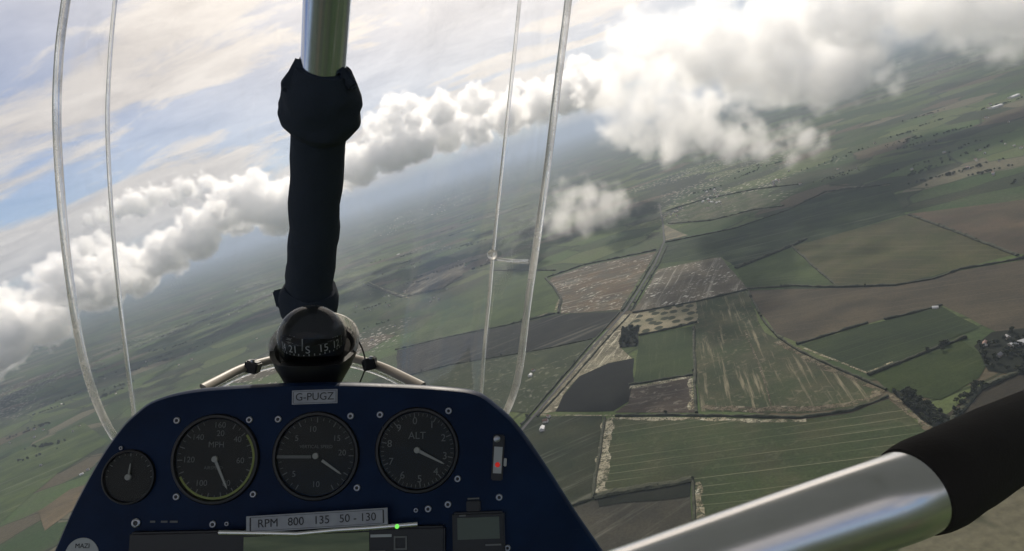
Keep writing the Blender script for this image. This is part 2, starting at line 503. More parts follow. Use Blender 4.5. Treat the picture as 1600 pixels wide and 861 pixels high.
# ------------------------------------------------------------------ hedges
M_HEDGE = principled('hedge_leaf', (0.03, 0.036, 0.02), 0.9, spec=0.2,
                     colfn=lambda g: g.ramp(g.noise(gcoord(g), 0.35, 5, 0.7), [(0.3, (0.016, 0.020, 0.011)), (0.7, (0.046, 0.050, 0.028))]))


def hedge(label, pts, h=3.2, wd=4.5, seed=0):
    ps = jag(pts, 6.0, 2.0, seed)
    c = ps[0].copy()
    prof = [(-0.5, 0), (-0.55, 0.45), (-0.32, 0.92), (0.05, 1.0), (0.36, 0.88), (0.52, 0.4), (0.5, 0)]
    vs_, fs = [], []
    for i, q in enumerate(ps):
        t = (ps[min(i + 1, len(ps) - 1)] - ps[max(i - 1, 0)]).normalized()
        s = Vector((-t.y, t.x, 0))
        k = 0.6 + 0.8 * (noise.noise(q * 0.05 + Vector((seed * 3.1, 0, 0))) + 0.5) + 0.35 * noise.noise(q * 0.21)
        for (a, b) in prof:
            e = q + s * (a * wd * (0.7 + 0.3 * k + 0.25 * noise.noise(q * 0.3 + Vector((a * 7, b * 5, 0))))) - c
            vs_.append((e.x, e.y, -0.1 if b == 0 else b * h * k * (1 + 0.25 * noise.noise(q * 0.4 + Vector((0, a * 5, b * 9))))))
    m = len(prof)
    for i in range(len(ps) - 1):
        for j in range(m - 1):
            fs.append((i * m + j, i * m + j + 1, (i + 1) * m + j + 1, (i + 1) * m + j))
    fs.append(tuple(range(m - 1, -1, -1)))
    fs.append(tuple((len(ps) - 1) * m + j for j in range(m)))
    o = mesh_obj('hedge', vs_, fs, M_HEDGE)
    o.location = (c.x, c.y, -ALT + 0.9)
    return tag(o, label, 'hedge', 'hedgerows between the fields')


HEDGES = [
    ('hedge along the far side of the rusty brown field', [(855, 434), (913, 414), (1026, 391)], 5, 6),
    ('thick kinked hedge between pasture and rusty field', [(853, 436), (866, 450), (877, 468), (873, 490)], 6, 9),
    ('roadside hedge on the rusty field side', [(1031, 390), (1020, 410), (996, 450), (972, 486)], 4, 5),
    ('roadside hedge on the white flecked field side', [(1042, 384), (1030, 412), (1006, 452), (986, 486)], 4, 5),
    ('roadside hedge bounding the grey green field', [(968, 489), (922, 540), (872, 598), (815, 664)], 3.5, 4.5),
    ('roadside hedge bounding the straw strip', [(984, 492), (938, 542), (888, 600), (840, 652)], 3.5, 4.5),
    ('long hedge above the dotted straw field and wedge field', [(989, 489), (1088, 472), (1168, 453)], 4, 5),
    ('hedge above the small triangular pasture', [(1150, 420), (1237, 385), (1260, 374)], 7, 12),
    ('hedge between triangular pasture and olive field', [(1237, 385), (1275, 420), (1308, 447)], 4, 6),
    ('winding hedge between olive and plum brown fields', [(1168, 452), (1240, 447), (1310, 449), (1400, 446), (1460, 436), (1500, 421), (1600, 404), (1700, 398)], 4, 6),
    ('hedge down the long side of the wedge field', [(1168, 453), (1190, 497), (1215, 527), (1250, 550), (1310, 577), (1385, 610)], 4, 5),
    ('short hedge with a gap above the notched pasture', [(1245, 539), (1300, 522), (1356, 505)], 4, 6),
    ('hedge closing the notch of the dark pasture', [(1382, 500), (1430, 489), (1472, 477)], 4, 6),
    ('hedge between notched pasture and paddock', [(1357, 587), (1400, 570), (1450, 550), (1510, 528)], 4, 6),
    ('hedge between olive and bare brown fields', [(1420, 336), (1460, 350), (1500, 365), (1590, 400)], 5, 8),
    ('tall hedge between the green square and wedge field', [(1089, 647), (1086, 600), (1084, 512)], 5, 6),
    ('hedge between dotted straw and green square', [(998, 525), (1040, 516), (1090, 504)], 4, 5),
    ('hedge between green square and brown plot', [(983, 602), (1030, 595), (1084, 586)], 4, 5),
    ('long hedge above the field of wheel tracks', [(962, 651), (1040, 649), (1090, 650), (1250, 653), (1330, 643), (1388, 620)], 3.5, 5),
    ('hedge at the straw headland of the tracked field', [(945, 655), (938, 705), (927, 780)], 4, 6),
    ('broken hedge of the shadowy meadow', [(927, 780), (880, 795), (840, 800)], 3, 4),
    ('hedge between the tracked field and fallow field', [(930, 778), (1000, 765), (1060, 756), (1082, 750)], 5, 16),
    ('hedge down the side of the fallow field', [(1083, 752), (1085, 800), (1088, 870)], 4, 5),
    ('hedge above the long dark pasture', [(1040, 379), (1150, 357), (1230, 329), (1290, 300), (1390, 288)], 5, 8),
    ('hedge at the foot of the smooth pasture', [(618, 547), (700, 527), (790, 509), (868, 490)], 4, 5),
    ('hedge at the head of the smooth pasture', [(772, 423), (810, 422), (868, 423)], 5, 8),
    ('dark hedge round the heath patch', [(575, 446), (628, 465), (690, 452), (724, 430)], 6, 12),
    ('hedge between slate field and grey green field', [(620, 592), (700, 571), (850, 546), (926, 530)], 3, 4),
    ('hedge on the village green', [(1045, 350), (1110, 345), (1180, 328), (1225, 322)], 5, 8),
    ('far hedge beyond the village', [(1040, 330), (1100, 312), (1180, 296), (1250, 288)], 5, 9),
    ('hedge under the farm wood', [(1480, 668), (1530, 610), (1600, 580)], 5, 9),
]
for i, (lab, pts, h_, w_) in enumerate(HEDGES):
    hedge(lab, pts, h_, w_, i)

# ------------------------------------------------------------------ trees
M_BARK = principled('bark', (0.05, 0.042, 0.034), 0.9)
M_LEAF = principled('leafage', (0.03, 0.04, 0.02), 0.85, spec=0.2,
                    colfn=lambda g: g.ramp(g.noise(gcoord(g), 0.5, 4, 0.7), [(0.3, (0.014, 0.020, 0.010)), (0.7, (0.050, 0.056, 0.028))]))


def tree_meshes(seed):
    rnd = random.Random(seed)
    H = 11.0
    vs_, fs = [], []

    def limb(a, b, r0, r1):
        a, b = Vector(a), Vector(b)
        t = (b - a).normalized()
        x = t.orthogonal().normalized()
        y = t.cross(x)
        k0 = len(vs_)
        for (p, r) in ((a, r0), (b, r1)):
            for j in range(5):
                an = j * math.tau / 5
                vs_.append(p + x * math.cos(an) * r + y * math.sin(an) * r)
        for j in range(5):
            fs.append((k0 + j, k0 + (j + 1) % 5, k0 + 5 + (j + 1) % 5, k0 + 5 + j))
    limb((0, 0, -0.5), (0.1, 0, 4), 0.45, 0.3)
    limb((0.1, 0, 4), (0.3, 0.2, 8.5), 0.3, 0.1)
    clumps = []
    for k in range(11):
        a = rnd.uniform(0, math.tau)
        z = rnd.uniform(4.2, 9.8)
        rr = rnd.uniform(0.8, 3.6) * (1.25 - abs(z - 6.2) / 6)
        c = Vector((math.cos(a) * rr, math.sin(a) * rr, z))
        clumps.append((c, rnd.uniform(1.1, 1.9)))
        limb((0.1, 0, rnd.uniform(2.6, 6)), c, 0.15, 0.04)
    trunk = bpy.data.meshes.new('trunk')
    trunk.from_pydata([tuple(v) for v in vs_], [], fs)
    trunk.materials.append(M_BARK)
    vs2, f2 = [], []
    for c, r in clumps:
        for _ in range(26):
            d = Vector((rnd.gauss(0, 1), rnd.gauss(0, 1), rnd.gauss(0, 1))).normalized() * r * rnd.uniform(0.55, 1.1)
            p = c + d
            n = (d.normalized() + Vector((rnd.gauss(0, .5), rnd.gauss(0, .5), rnd.gauss(0, .5)))).normalized()
            x = n.orthogonal().normalized()
            y = n.cross(x)
            s = rnd.uniform(0.45, 0.85)
            k0 = len(vs2)
            for (i, j) in ((-1, -.7), (1, -.9), (.8, .9), (-.7, 1)):
                vs2.append(p + x * i * s + y * j * s + n * rnd.uniform(-.2, .2))
            f2.append((k0, k0 + 1, k0 + 2, k0 + 3))
    crown = bpy.data.meshes.new('crown')
    crown.from_pydata([tuple(v) for v in vs2], [], f2)
    crown.materials.append(M_LEAF)
    return trunk, crown


TREES = [tree_meshes(s) for s in range(4)]


def tree(p, s, label, group):
    tr, cr = TREES[RND.randrange(4)]
    e = bpy.data.objects.new('tree', None)
    COL.objects.link(e)
    e.location = (p.x, p.y, -ALT + 0.8)
    e.rotation_euler = (0, 0, RND.uniform(0, 6.28))
    e.scale = (s * RND.uniform(.9, 1.25), s * RND.uniform(.9, 1.25), s)
    for nm, me in (('trunk', tr), ('crown', cr)):
        o = bpy.data.objects.new(nm, me)
        o.parent = e
        COL.objects.link(o)
    tag(e, label, 'tree', group)


def scatter_px(poly, n):
    us = [p[0] for p in poly]
    vs_ = [p[1] for p in poly]
    out = []
    while len(out) < n:
        u, v = RND.uniform(min(us), max(us)), RND.uniform(min(vs_), max(vs_))
        ins = False
        for i in range(len(poly)):
            (x1, y1), (x2, y2) = poly[i], poly[i - 1]
            if (y1 > v) != (y2 > v) and u < (x2 - x1) * (v - y1) / (y2 - y1) + x1:
                ins = not ins
        if ins:
            out.append((u, v))
    return out


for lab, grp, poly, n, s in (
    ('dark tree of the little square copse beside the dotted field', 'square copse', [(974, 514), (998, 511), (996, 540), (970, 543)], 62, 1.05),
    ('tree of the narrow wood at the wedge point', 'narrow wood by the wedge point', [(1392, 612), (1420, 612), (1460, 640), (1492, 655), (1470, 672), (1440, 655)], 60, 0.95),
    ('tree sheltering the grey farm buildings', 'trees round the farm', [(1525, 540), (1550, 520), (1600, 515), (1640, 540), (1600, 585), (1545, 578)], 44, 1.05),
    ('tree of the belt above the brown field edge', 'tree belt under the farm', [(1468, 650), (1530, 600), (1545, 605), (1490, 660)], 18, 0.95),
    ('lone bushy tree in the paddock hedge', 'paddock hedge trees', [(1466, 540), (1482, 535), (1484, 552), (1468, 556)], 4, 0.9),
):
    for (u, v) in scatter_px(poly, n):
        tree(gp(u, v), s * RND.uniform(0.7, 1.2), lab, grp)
for i, (lab, pts, h_, w_) in enumerate(HEDGES):
    ps = jag(pts, 30, 0)
    for q in ps:
        if RND.random() < 0.20:
            tree(q + Vector((RND.uniform(-2, 2), RND.uniform(-2, 2), 0)), RND.uniform(0.35, 0.95), 'hedgerow tree standing in the line of a field hedge', 'hedgerow trees')

# ------------------------------------------------------------------ buildings
M_WHITE = principled('white_render', (0.62, 0.60, 0.57), 0.6)
M_SLATE = principled('grey_roof', (0.20, 0.20, 0.21), 0.45, colfn=lambda g: g.ramp(g.noise(gcoord(g), 0.8, 3), [(0.3, (0.15, 0.15, 0.16)), (0.7, (0.26, 0.26, 0.27))]))
M_TIN = principled('pale_tin_roof', (0.50, 0.51, 0.52), 0.45, spec=0.4)
M_TILE = principled('brown_tile_roof', (0.17, 0.10, 0.075), 0.7)
M_STONE = principled('stone_wall', (0.36, 0.32, 0.27), 0.8)
M_GLASSD = principled('dark_pane', (0.02, 0.025, 0.03), 0.1)


def gable(wm, rm, L_, W_, H_, rh):
    """wall and roof meshes of a gabled building, with window and door openings standing slightly proud"""
    l, b = L_ / 2, W_ / 2
    wv = [(-l, -b, 0), (l, -b, 0), (l, b, 0), (-l, b, 0), (-l, -b, H_), (l, -b, H_), (l, b, H_), (-l, b, H_), (-l, 0, H_ + rh), (l, 0, H_ + rh)]
    wf = [(0, 1, 5, 4), (2, 3, 7, 6), (1, 2, 6, 9, 5), (3, 0, 4, 8, 7)]
    me = bpy.data.meshes.new('wall')
    me.from_pydata(wv, [], wf)
    me.materials.append(wm)
    o = 0.5
    rv = [(-l - o, -b - o, H_ - o * rh / b), (l + o, -b - o, H_ - o * rh / b), (l + o, 0, H_ + rh + .15), (-l - o, 0, H_ + rh + .15), (-l - o, b + o, H_ - o * rh / b), (l + o, b + o, H_ - o * rh / b)]
    rv += [(x, y, z + 0.35) for x, y, z in rv]
    rf = [(0, 1, 2, 3), (3, 2, 5, 4), (9, 8, 7, 6), (10, 11, 8, 9), (0, 6, 7, 1), (4, 5, 11, 10), (0, 3, 9, 6), (3, 4, 10, 9), (1, 7, 8, 2), (2, 8, 11, 5)]
    mr = bpy.data.meshes.new('roof')
    mr.from_pydata(rv, [], rf)
    mr.materials.append(rm)
    xs = []
    nwin = max(2, int(L_ / 5))
    mw = bpy.data.meshes.new('window')
    vv, ff = [], []
    x0 = -0.6
    for k, (a, c, d) in enumerate(((-0.6, 0.9, 2.1),)):
        vv += [(-.6, -.06, c), (.6, -.06, c), (.6, -.06, d), (-.6, -.06, d), (-.6, .06, c), (.6, .06, c), (.6, .06, d), (-.6, .06, d)]
        ff += [(0, 1, 2, 3), (7, 6, 5, 4), (0, 4, 5, 1), (1, 5, 6, 2), (2, 6, 7, 3), (3, 7, 4, 0)]
    mw.from_pydata(vv, [], ff)
    mw.materials.append(M_GLASSD)
    return me, mr, mw, nwin, L_, W_


KINDS = {
    'house': gable(M_WHITE, M_TILE, 12, 8, 5, 3.2), 'cottage': gable(M_STONE, M_SLATE, 10, 7, 4.6, 3),
    'barn': gable(M_STONE, M_TIN, 26, 13, 5, 3), 'white': gable(M_WHITE, M_TIN, 16, 10, 5, 3), 'shed': gable(M_WHITE, M_TIN, 60, 34, 8, 4),
}


def building(kind, u, v, label, group=None, rot=0.0, windows=True, s=1.0, name='house', cat='house'):
    wl, rf, wn, nw, L_, W_ = KINDS[kind]
    p = gp(u, v)
    e = bpy.data.objects.new(name, None)
    COL.objects.link(e)
    e.location = (p.x, p.y, -ALT + 0.5)
    e.rotation_euler = (0, 0, rot)
    e.scale = (s, s, s)
    for nm, me in (('wall', wl), ('roof', rf)):
        o = bpy.data.objects.new(nm, me)
        o.parent = e
        COL.objects.link(o)
    if windows:
        for sy in (-1, 1):
            for k in range(nw):
                o = bpy.data.objects.new('window', wn)
                o.parent = e
                o.location = ((k + 0.5) / nw * L_ - L_ / 2, sy * (W_ / 2), 0.4)
                COL.objects.link(o)
    tag(e, label, cat, group)


A0 = ang((980, 486), (880, 598))
building('white', 848, 672, 'bright white farmhouse in the shadowy meadow', rot=A0 + 0.3, s=1.0, name='farmhouse', cat='farmhouse')
building('house', 853, 660, 'brown roofed cottage behind the bright white farmhouse', rot=A0 + 1.8, name='cottage', cat='cottage')
building('house', 858, 652, 'small outhouse nearest the thin farm track', rot=A0 + 1.1, s=0.8, name='outhouse', cat='outhouse')
building('white', 829, 588, 'white barn beside the roadside hedge', rot=A0 + 0.2, s=0.9, name='barn', cat='barn')
building('house', 834, 580, 'little white house behind the white barn', rot=A0 + 1.2, s=0.8)
building('white', 128, 742, 'lone white shed by the ochre track', rot=0.5, s=0.8, name='shed', cat='shed')
building('cottage', 138, 735, 'small stone hut beside the lone white shed', rot=0.2, s=0.9, name='hut', cat='hut')
for i, (u, v, k, lab) in enumerate(((1590, 540, 'barn', 'long tin roofed barn among the farm trees'), (1562, 558, 'cottage', 'slate roofed farm cottage among the trees'),
                                    (1540, 540, 'house', 'white walled farm dwelling at the edge of the farm trees'), (1575, 530, 'cottage', 'stone byre behind the tin roofed barn'),
                                    (1484, 677, 'white', 'pale hut below the tree belt'), (1528, 682, 'white', 'pale shed in the brown field edge'), (1462, 482, 'white', 'tiny white shed in the hedge notch'))):
    building(k, u, v, lab, rot=0.4 * i, s=0.7 if 'hut' in lab or 'tiny' in lab or 'pale' in lab else 1.0, name='farm_building', cat='farm building')
for i, (u, v) in enumerate(scatter_px([(1085, 300), (1120, 296), (1135, 318), (1105, 326), (1085, 322)], 18) + scatter_px([(1030, 330), (1062, 325), (1062, 338), (1030, 345)], 9) + scatter_px([(1200, 280), (1225, 278), (1222, 292), (1200, 292)], 7)):
    building(RND.choice(('house', 'cottage', 'white')), u, v, 'pale house of the hamlet beyond the dark green pasture', 'hamlet houses', RND.uniform(0, 3), False, RND.uniform(0.8, 1.1))
for i, (u, v) in enumerate(scatter_px([(585, 362), (640, 325), (720, 298), (735, 312), (660, 345), (600, 372)], 75)):
    building(RND.choice(('house', 'cottage', 'barn')), u, v, 'pale roofed building of the small town on the hazy plain', 'town buildings', RND.uniform(0, 3), False, RND.uniform(0.8, 1.6), name='town_building', cat='building')
for i, (u, v, s, lab) in enumerate(((1556, 168, 1.0, 'large white warehouse on the far plain'), (1584, 152, 1.0, 'second white warehouse beyond the large one'), (1405, 100, 0.8, 'far white shed near the ragged cloud edge'),
                                    (622, 398, 0.5, 'pale long shed at the edge of the pasture'), (740, 360, 0.25, 'isolated white house in the wide green fields'))):
    building('shed', u, v, lab, rot=0.3 * i, windows=False, s=s, name='warehouse', cat='warehouse')

for lab, grp, poly, n in (
    ('pale farm building scattered over the shaded plain by the pod', 'far farms beside the pod', [(10, 690), (150, 570), (300, 480), (430, 420), (430, 520), (300, 570), (160, 640), (60, 740)], 26),
    ('pale farm building scattered over the sunlit plain beyond the strut', 'far farms beyond the strut', [(545, 420), (640, 380), (760, 300), (900, 240), (960, 260), (780, 400), (620, 520), (560, 540)], 40),
    ('pale farm building on the green plain under the cloud deck', 'far farms under the cloud deck', [(1060, 270), (1300, 250), (1450, 170), (1600, 160), (1600, 290), (1420, 280), (1280, 290), (1100, 300)], 28),
):
    for (u, v) in scatter_px(poly, n):
        building(RND.choice(('house', 'cottage', 'cottage')), u, v, lab, grp, RND.uniform(0, 3), False, RND.uniform(0.7, 1.1), name='far_building', cat='building')
far_polys = ([(10, 690), (150, 570), (300, 480), (430, 420), (430, 520), (300, 570), (160, 640), (60, 740)],
             [(545, 420), (640, 380), (760, 300), (900, 240), (960, 260), (780, 400), (620, 520), (560, 540)],
             [(1060, 270), (1300, 250), (1450, 170), (1600, 160), (1600, 290), (1420, 280), (1280, 290), (1100, 300)])
fv, ff = [], []
for poly in far_polys:
    for (u, v) in scatter_px(poly, 26):
        c = gp(u, v)
        a_ = RND.uniform(-0.5, 0.3)
        for k in range(RND.randrange(8, 26)):
            t = RND.gauss(0, 55)
            q = c + Vector((math.cos(a_) * t + RND.gauss(0, 9), math.sin(a_) * t + RND.gauss(0, 9), 1.0))
            me = TREES[RND.randrange(4)][1]
            k0 = len(fv)
            sc1 = RND.uniform(0.7, 1.3)
            fv += [(q.x + w1.co.x * sc1, q.y + w1.co.y * sc1, q.z + (w1.co.z - 2.2) * sc1) for w1 in me.vertices]
            ff += [tuple(i + k0 for i in pl1.vertices) for pl1 in me.polygons]
tag(mesh_obj('distant_trees', fv, ff, M_LEAF), 'belts of dark trees dotted over the far plain', 'trees', kind='stuff')


# ------------------------------------------------------------------ clouds
def cloud_mat(dens, name, g_aniso=0.72, color=(0.998, 0.998, 0.998)):
    m, g, out = new_mat(name)
    pv = g.n('ShaderNodeVolumePrincipled')
    pv.inputs['Color'].default_value = tuple(color) + (1,)
    pv.inputs['Density'].default_value = dens
    pv.inputs['Anisotropy'].default_value = g_aniso
    pv.inputs['Density Attribute'].default_value = 'density'
    g.t.links.new(pv.outputs[0], out.inputs['Volume'])
    return m


def cloud_nodes(seeds, lo, hi, res, mat, levels, nscale, namp, soft, zbase, zsoft, bill=1.0):
    ng = bpy.data.node_groups.new('cloud_nodes', 'GeometryNodeTree')
    ng.interface.new_socket('Geometry', in_out='INPUT', socket_type='NodeSocketGeometry')
    ng.interface.new_socket('Geometry', in_out='OUTPUT', socket_type='NodeSocketGeometry')
    N, L = ng.nodes, ng.links

    def nd(k, **kw):
        x = N.new(k)
        for a, b in kw.items():
            setattr(x, a, b)
        return x

    def mth(op, a, b=None, clamp=False):
        x = nd('ShaderNodeMath', operation=op, use_clamp=clamp)
        for i, s in enumerate((a, b)):
            if s is None:
                continue
            if isinstance(s, (int, float)):
                x.inputs[i].default_value = s
            else:
                L.new(s, x.inputs[i])
        return x.outputs[0]
    go = nd('NodeGroupOutput')
    gi = nd('GeometryNodeObjectInfo', transform_space='ORIGINAL')
    gi.inputs['Object'].default_value = seeds
    pos = nd('GeometryNodeInputPosition').outputs[0]
    # domain warp
    wn = nd('ShaderNodeTexNoise')
    wn.inputs['Scale'].default_value = nscale * 0.6
    wn.inputs['Detail'].default_value = 3
    L.new(pos, wn.inputs['Vector'])
    ws = nd('ShaderNodeVectorMath', operation='SUBTRACT')
    L.new(wn.outputs['Color'], ws.inputs[0])
    ws.inputs[1].default_value = (0.5, 0.5, 0.5)
    wm = nd('ShaderNodeVectorMath', operation='SCALE')
    L.new(ws.outputs[0], wm.inputs[0])
    wm.inputs['Scale'].default_value = namp * 1.6
    wa = nd('ShaderNodeVectorMath', operation='ADD')
    L.new(pos, wa.inputs[0])
    L.new(wm.outputs[0], wa.inputs[1])
    wp = wa.outputs[0]
    depth = None
    na = nd('GeometryNodeInputNamedAttribute', data_type='INT')
    na.inputs['Name'].default_value = 'level'
    for i, r in enumerate(levels):
        cmpn = nd('FunctionNodeCompare', data_type='INT', operation='EQUAL')
        L.new(na.outputs[0], cmpn.inputs[2])
        cmpn.inputs[3].default_value = i
        sg = nd('GeometryNodeSeparateGeometry', domain='POINT')
        L.new(gi.outputs['Geometry'], sg.inputs[0])
        L.new(cmpn.outputs[0], sg.inputs['Selection'])
        px = nd('GeometryNodeProximity', target_element='POINTS')
        L.new(sg.outputs[0], px.inputs[0])
        L.new(wp, px.inputs['Sample Position'])
        d = mth('SUBTRACT', r, px.outputs['Distance'])
        depth = d if depth is None else mth('MAXIMUM', depth, d)
    no = nd('ShaderNodeTexNoise')
    no.inputs['Scale'].default_value = nscale
    no.inputs['Detail'].default_value = 6
    no.inputs['Roughness'].default_value = 0.68
    L.new(pos, no.inputs['Vector'])
    nn = mth('MULTIPLY', mth('SUBTRACT', no.outputs[0], 0.52), namp * 2.6)
    for k_, amp_ in ((1.4, 1.0), (3.6, 0.45)) if bill else ():
        vo = nd('ShaderNodeTexVoronoi', feature='F1')
        vo.inputs['Scale'].default_value = nscale * k_
        L.new(wp, vo.inputs['Vector'])
        nn = mth('ADD', nn, mth('MULTIPLY', mth('SUBTRACT', 0.52, vo.outputs['Distance']), namp * amp_ * bill * 2.0))
    dd = mth('DIVIDE', mth('ADD', depth, nn), soft, clamp=True)
    sx = nd('ShaderNodeSeparateXYZ')
    L.new(pos, sx.inputs[0])
    zb = mth('DIVIDE', mth('SUBTRACT', mth('ADD', sx.outputs[2], nn), zbase), zsoft, clamp=True)
    dens = mth('MULTIPLY', dd, zb)
    vc = nd('GeometryNodeVolumeCube')
    L.new(dens, vc.inputs['Density'])
    vc.inputs['Min'].default_value = lo
    vc.inputs['Max'].default_value = hi
    vc.inputs['Resolution X'].default_value = res[0]
    vc.inputs['Resolution Y'].default_value = res[1]
    vc.inputs['Resolution Z'].default_value = res[2]
    sm = nd('GeometryNodeSetMaterial')
    L.new(vc.outputs[0], sm.inputs[0])
    sm.inputs['Material'].default_value = mat
    L.new(sm.outputs[0], go.inputs[0])
    return ng


def make_cloud(label, puffs, dist, mat, voxel=15, soft=40, namp=30, nscale=0.01, seed=0, thick=1, budmix=(7, 4), base_drop=0.9,
               group=None, zsoft=40.0, bill=1.0, shrink=1.0, jitter=0):
    """puffs: (u, v, radius_px [, dist]) - large billows given by the direction they are seen in and their distance"""
    rnd = random.Random(seed)
    big = []
    puffs = list(puffs)
    for k in range(jitter):        # smaller billows in front of and behind the main row
        i = rnd.randrange(len(puffs) - 1)
        a, b = puffs[i], puffs[i + 1]
        t = rnd.random()
        rr = rnd.uniform(9, 26)
        puffs.append((a[0] + (b[0] - a[0]) * t + rnd.gauss(0, 14), a[1] + (b[1] - a[1]) * t + rnd.uniform(-30, 26), rr, dist + rnd.uniform(-900, 1500)))
    for pf in puffs:
        u, v, rp = pf[:3]
        D = pf[3] if len(pf) > 3 else dist
        d = pdir(u, v)
        c = d * (D / math.hypot(d.x, d.y))
        r = rp / F * c.length * shrink
        big.append((c, r))
        away = Vector((d.x, d.y, 0)).normalized()
        for k in range(thick):
            big.append((c + away * r * (0.9 + 0.8 * k) + Vector((rnd.uniform(-.4, .4) * r, 0, rnd.uniform(-.35, .1) * r)), r * rnd.uniform(.75, 1)))
    rm = max(r for _, r in big)
    levels = [rm * 0.70 ** k for k in range(7)]

    def lev(r):
        return min(range(7), key=lambda k: abs(math.log(levels[k] / max(r, 1e-3))))
    pts = []
    zmin = min(c.z - r * base_drop for c, r in big)
    for c, r in big:
        pts.append((c, lev(r)))
        for _ in range(budmix[0]):
            a, el = rnd.uniform(0, 2 * math.pi), rnd.uniform(-0.35, 1.4)
            n = Vector((math.cos(a) * math.cos(el), math.sin(a) * math.cos(el), math.sin(el)))
            r1 = r * rnd.uniform(0.35, 0.65)
            c1 = c + n * (r * rnd.uniform(0.7, 0.95))
            pts.append((c1, lev(r1)))
            for _ in range(budmix[1]):
                n2 = (n + Vector((rnd.gauss(0, .7), rnd.gauss(0, .7), rnd.gauss(0.15, .7)))).normalized()
                r2 = r1 * rnd.uniform(0.35, 0.6)
                c2 = c1 + n2 * r1 * 0.9
                pts.append((c2, lev(r2)))
                for _ in range(2):
                    n3 = (n2 + Vector((rnd.gauss(0, .8), rnd.gauss(0, .8), rnd.gauss(0, .8)))).normalized()
                    pts.append((c2 + n3 * r2 * 0.9, lev(r2 * 0.55)))
    ctr = Vector((0, 0, 0))
    for c, r in big:
        ctr += c
    ctr /= len(big)
    me = bpy.data.meshes.new('cloud')
    me.from_pydata([tuple(p - ctr) for p, _ in pts], [], [])
    at = me.attributes.new('level', 'INT', 'POINT')
    at.data.foreach_set('value', [l for _, l in pts])
    seeds = bpy.data.objects.new('billow_seeds', me)     # data for the node tree only, not in the scene
    vol = bpy.data.volumes.new('cloud')
    vol.materials.append(mat)
    o = bpy.data.objects.new('cloud', vol)
    o.location = ctr
    COL.objects.link(o)
    pad = levels[1] + namp
    lo = [min(p[i] - levels[l] for p, l in pts) - ctr[i] - pad * .6 for i in range(3)]
    hi = [max(p[i] + levels[l] for p, l in pts) - ctr[i] + pad * .6 for i in range(3)]
    lo[2] = max(lo[2], zmin - ctr.z - 2 * namp, -ALT + 40 - ctr.z)
    res = [max(16, int((hi[i] - lo[i]) / voxel)) for i in range(3)]
    md = o.modifiers.new('billows', 'NODES')
    md.node_group = cloud_nodes(seeds, lo, hi, res, mat, levels, nscale, namp, soft, zmin - ctr.z, zsoft, bill)
    tag(o, label, 'cloud', group)
    return o


M_CU = cloud_mat(0.021, 'cumulus', 0.5)
M_MID = cloud_mat(0.0095, 'cloud_soft', 0.5)
M_WISP = cloud_mat(0.013, 'cloud_wisp', 0.45)

GB = 'cumulus bank along the horizon'
BK = dict(voxel=13, soft=22, namp=34, nscale=0.0075, group=GB, budmix=(10, 5), thick=1, shrink=0.82, jitter=18, zsoft=160.0, base_drop=1.25)
make_cloud('low hazy cumulus at the blue end of the cloud bank', [(5, 535, 34), (45, 512, 26), (85, 508, 28), (20, 500, 18), (60, 490, 12), (-60, 560, 40), (-130, 580, 40)], 6900, M_CU, seed=1, **BK)
make_cloud('tall grey flanked cumulus seen beside the windscreen edge', [(108, 435, 32), (160, 445, 34), (215, 430, 30), (125, 400, 18), (165, 405, 14), (200, 400, 16), (240, 395, 16)], 6600, M_CU, seed=2, **BK)
make_cloud('long cauliflower topped cumulus joined to the dark strut', [(262, 405, 30), (250, 380, 12), (310, 375, 34), (300, 350, 14), (345, 340, 30), (350, 305, 16), (395, 322, 36), (400, 290, 18), (440, 330, 34), (432, 300, 14), (475, 312, 34)], 6300, M_CU, seed=3, **BK)
make_cloud('bright cumulus emerging between strut and windscreen crease', [(520, 285, 28), (545, 250, 16), (560, 265, 30), (595, 225, 18), (610, 243, 34), (650, 195, 14), (655, 220, 32), (690, 182, 14), (700, 208, 30), (745, 205, 28), (740, 185, 12)], 5900, M_CU, seed=4, **BK)
make_cloud('cumulus row running behind the pale windscreen edge', [(790, 190, 28), (800, 165, 13), (845, 168, 30), (850, 140, 14), (890, 150, 32), (905, 122, 14), (935, 138, 30)], 5400, M_CU, seed=5, **BK)
make_cloud('thin ragged cloud sliver floating above the bank', [(140, 348, 7), (160, 337, 10), (185, 328, 12), (212, 318, 14), (238, 308, 12), (262, 304, 11), (290, 295, 12), (318, 284, 9), (225, 330, 10), (275, 315, 10), (330, 300, 8)], 8800, M_CU, voxel=18, soft=40, namp=46, nscale=0.006, seed=6, thick=1, budmix=(9, 4))
make_cloud('big soft white cloud with sloping lit edge over the fields', [
    (975, 100, 34), (965, 150, 32), (1012, 160, 44), (1060, 188, 42), (1110, 205, 36), (1150, 218, 28), (1030, 125, 30), (975, 200, 26), (1185, 230, 20), (1010, 215, 26), (1060, 225, 26)],
    2900, M_MID, voxel=9, soft=42, namp=64, nscale=0.0085, seed=7, thick=1, bill=0.5, budmix=(9, 5), zsoft=80)
make_cloud('curled wisp of cloud trailing off the big cloud', [(1215, 222, 16), (1235, 210, 18), (1258, 216, 22), (1278, 236, 17), (1245, 248, 14), (1200, 235, 16)], 2600, M_WISP, voxel=7, soft=42, namp=40, nscale=0.013, seed=8, thick=0, bill=0, zsoft=60)
make_cloud('small lone puff of cloud hanging low over green fields', [(885, 318, 30), (918, 306, 30), (950, 318, 28), (880, 345, 27), (915, 338, 30), (980, 328, 18), (868, 365, 18), (945, 342, 22)], 1900, M_WISP, voxel=6, soft=42, namp=42, nscale=0.015, seed=9, thick=0, bill=0.35, budmix=(9, 5), zsoft=60)
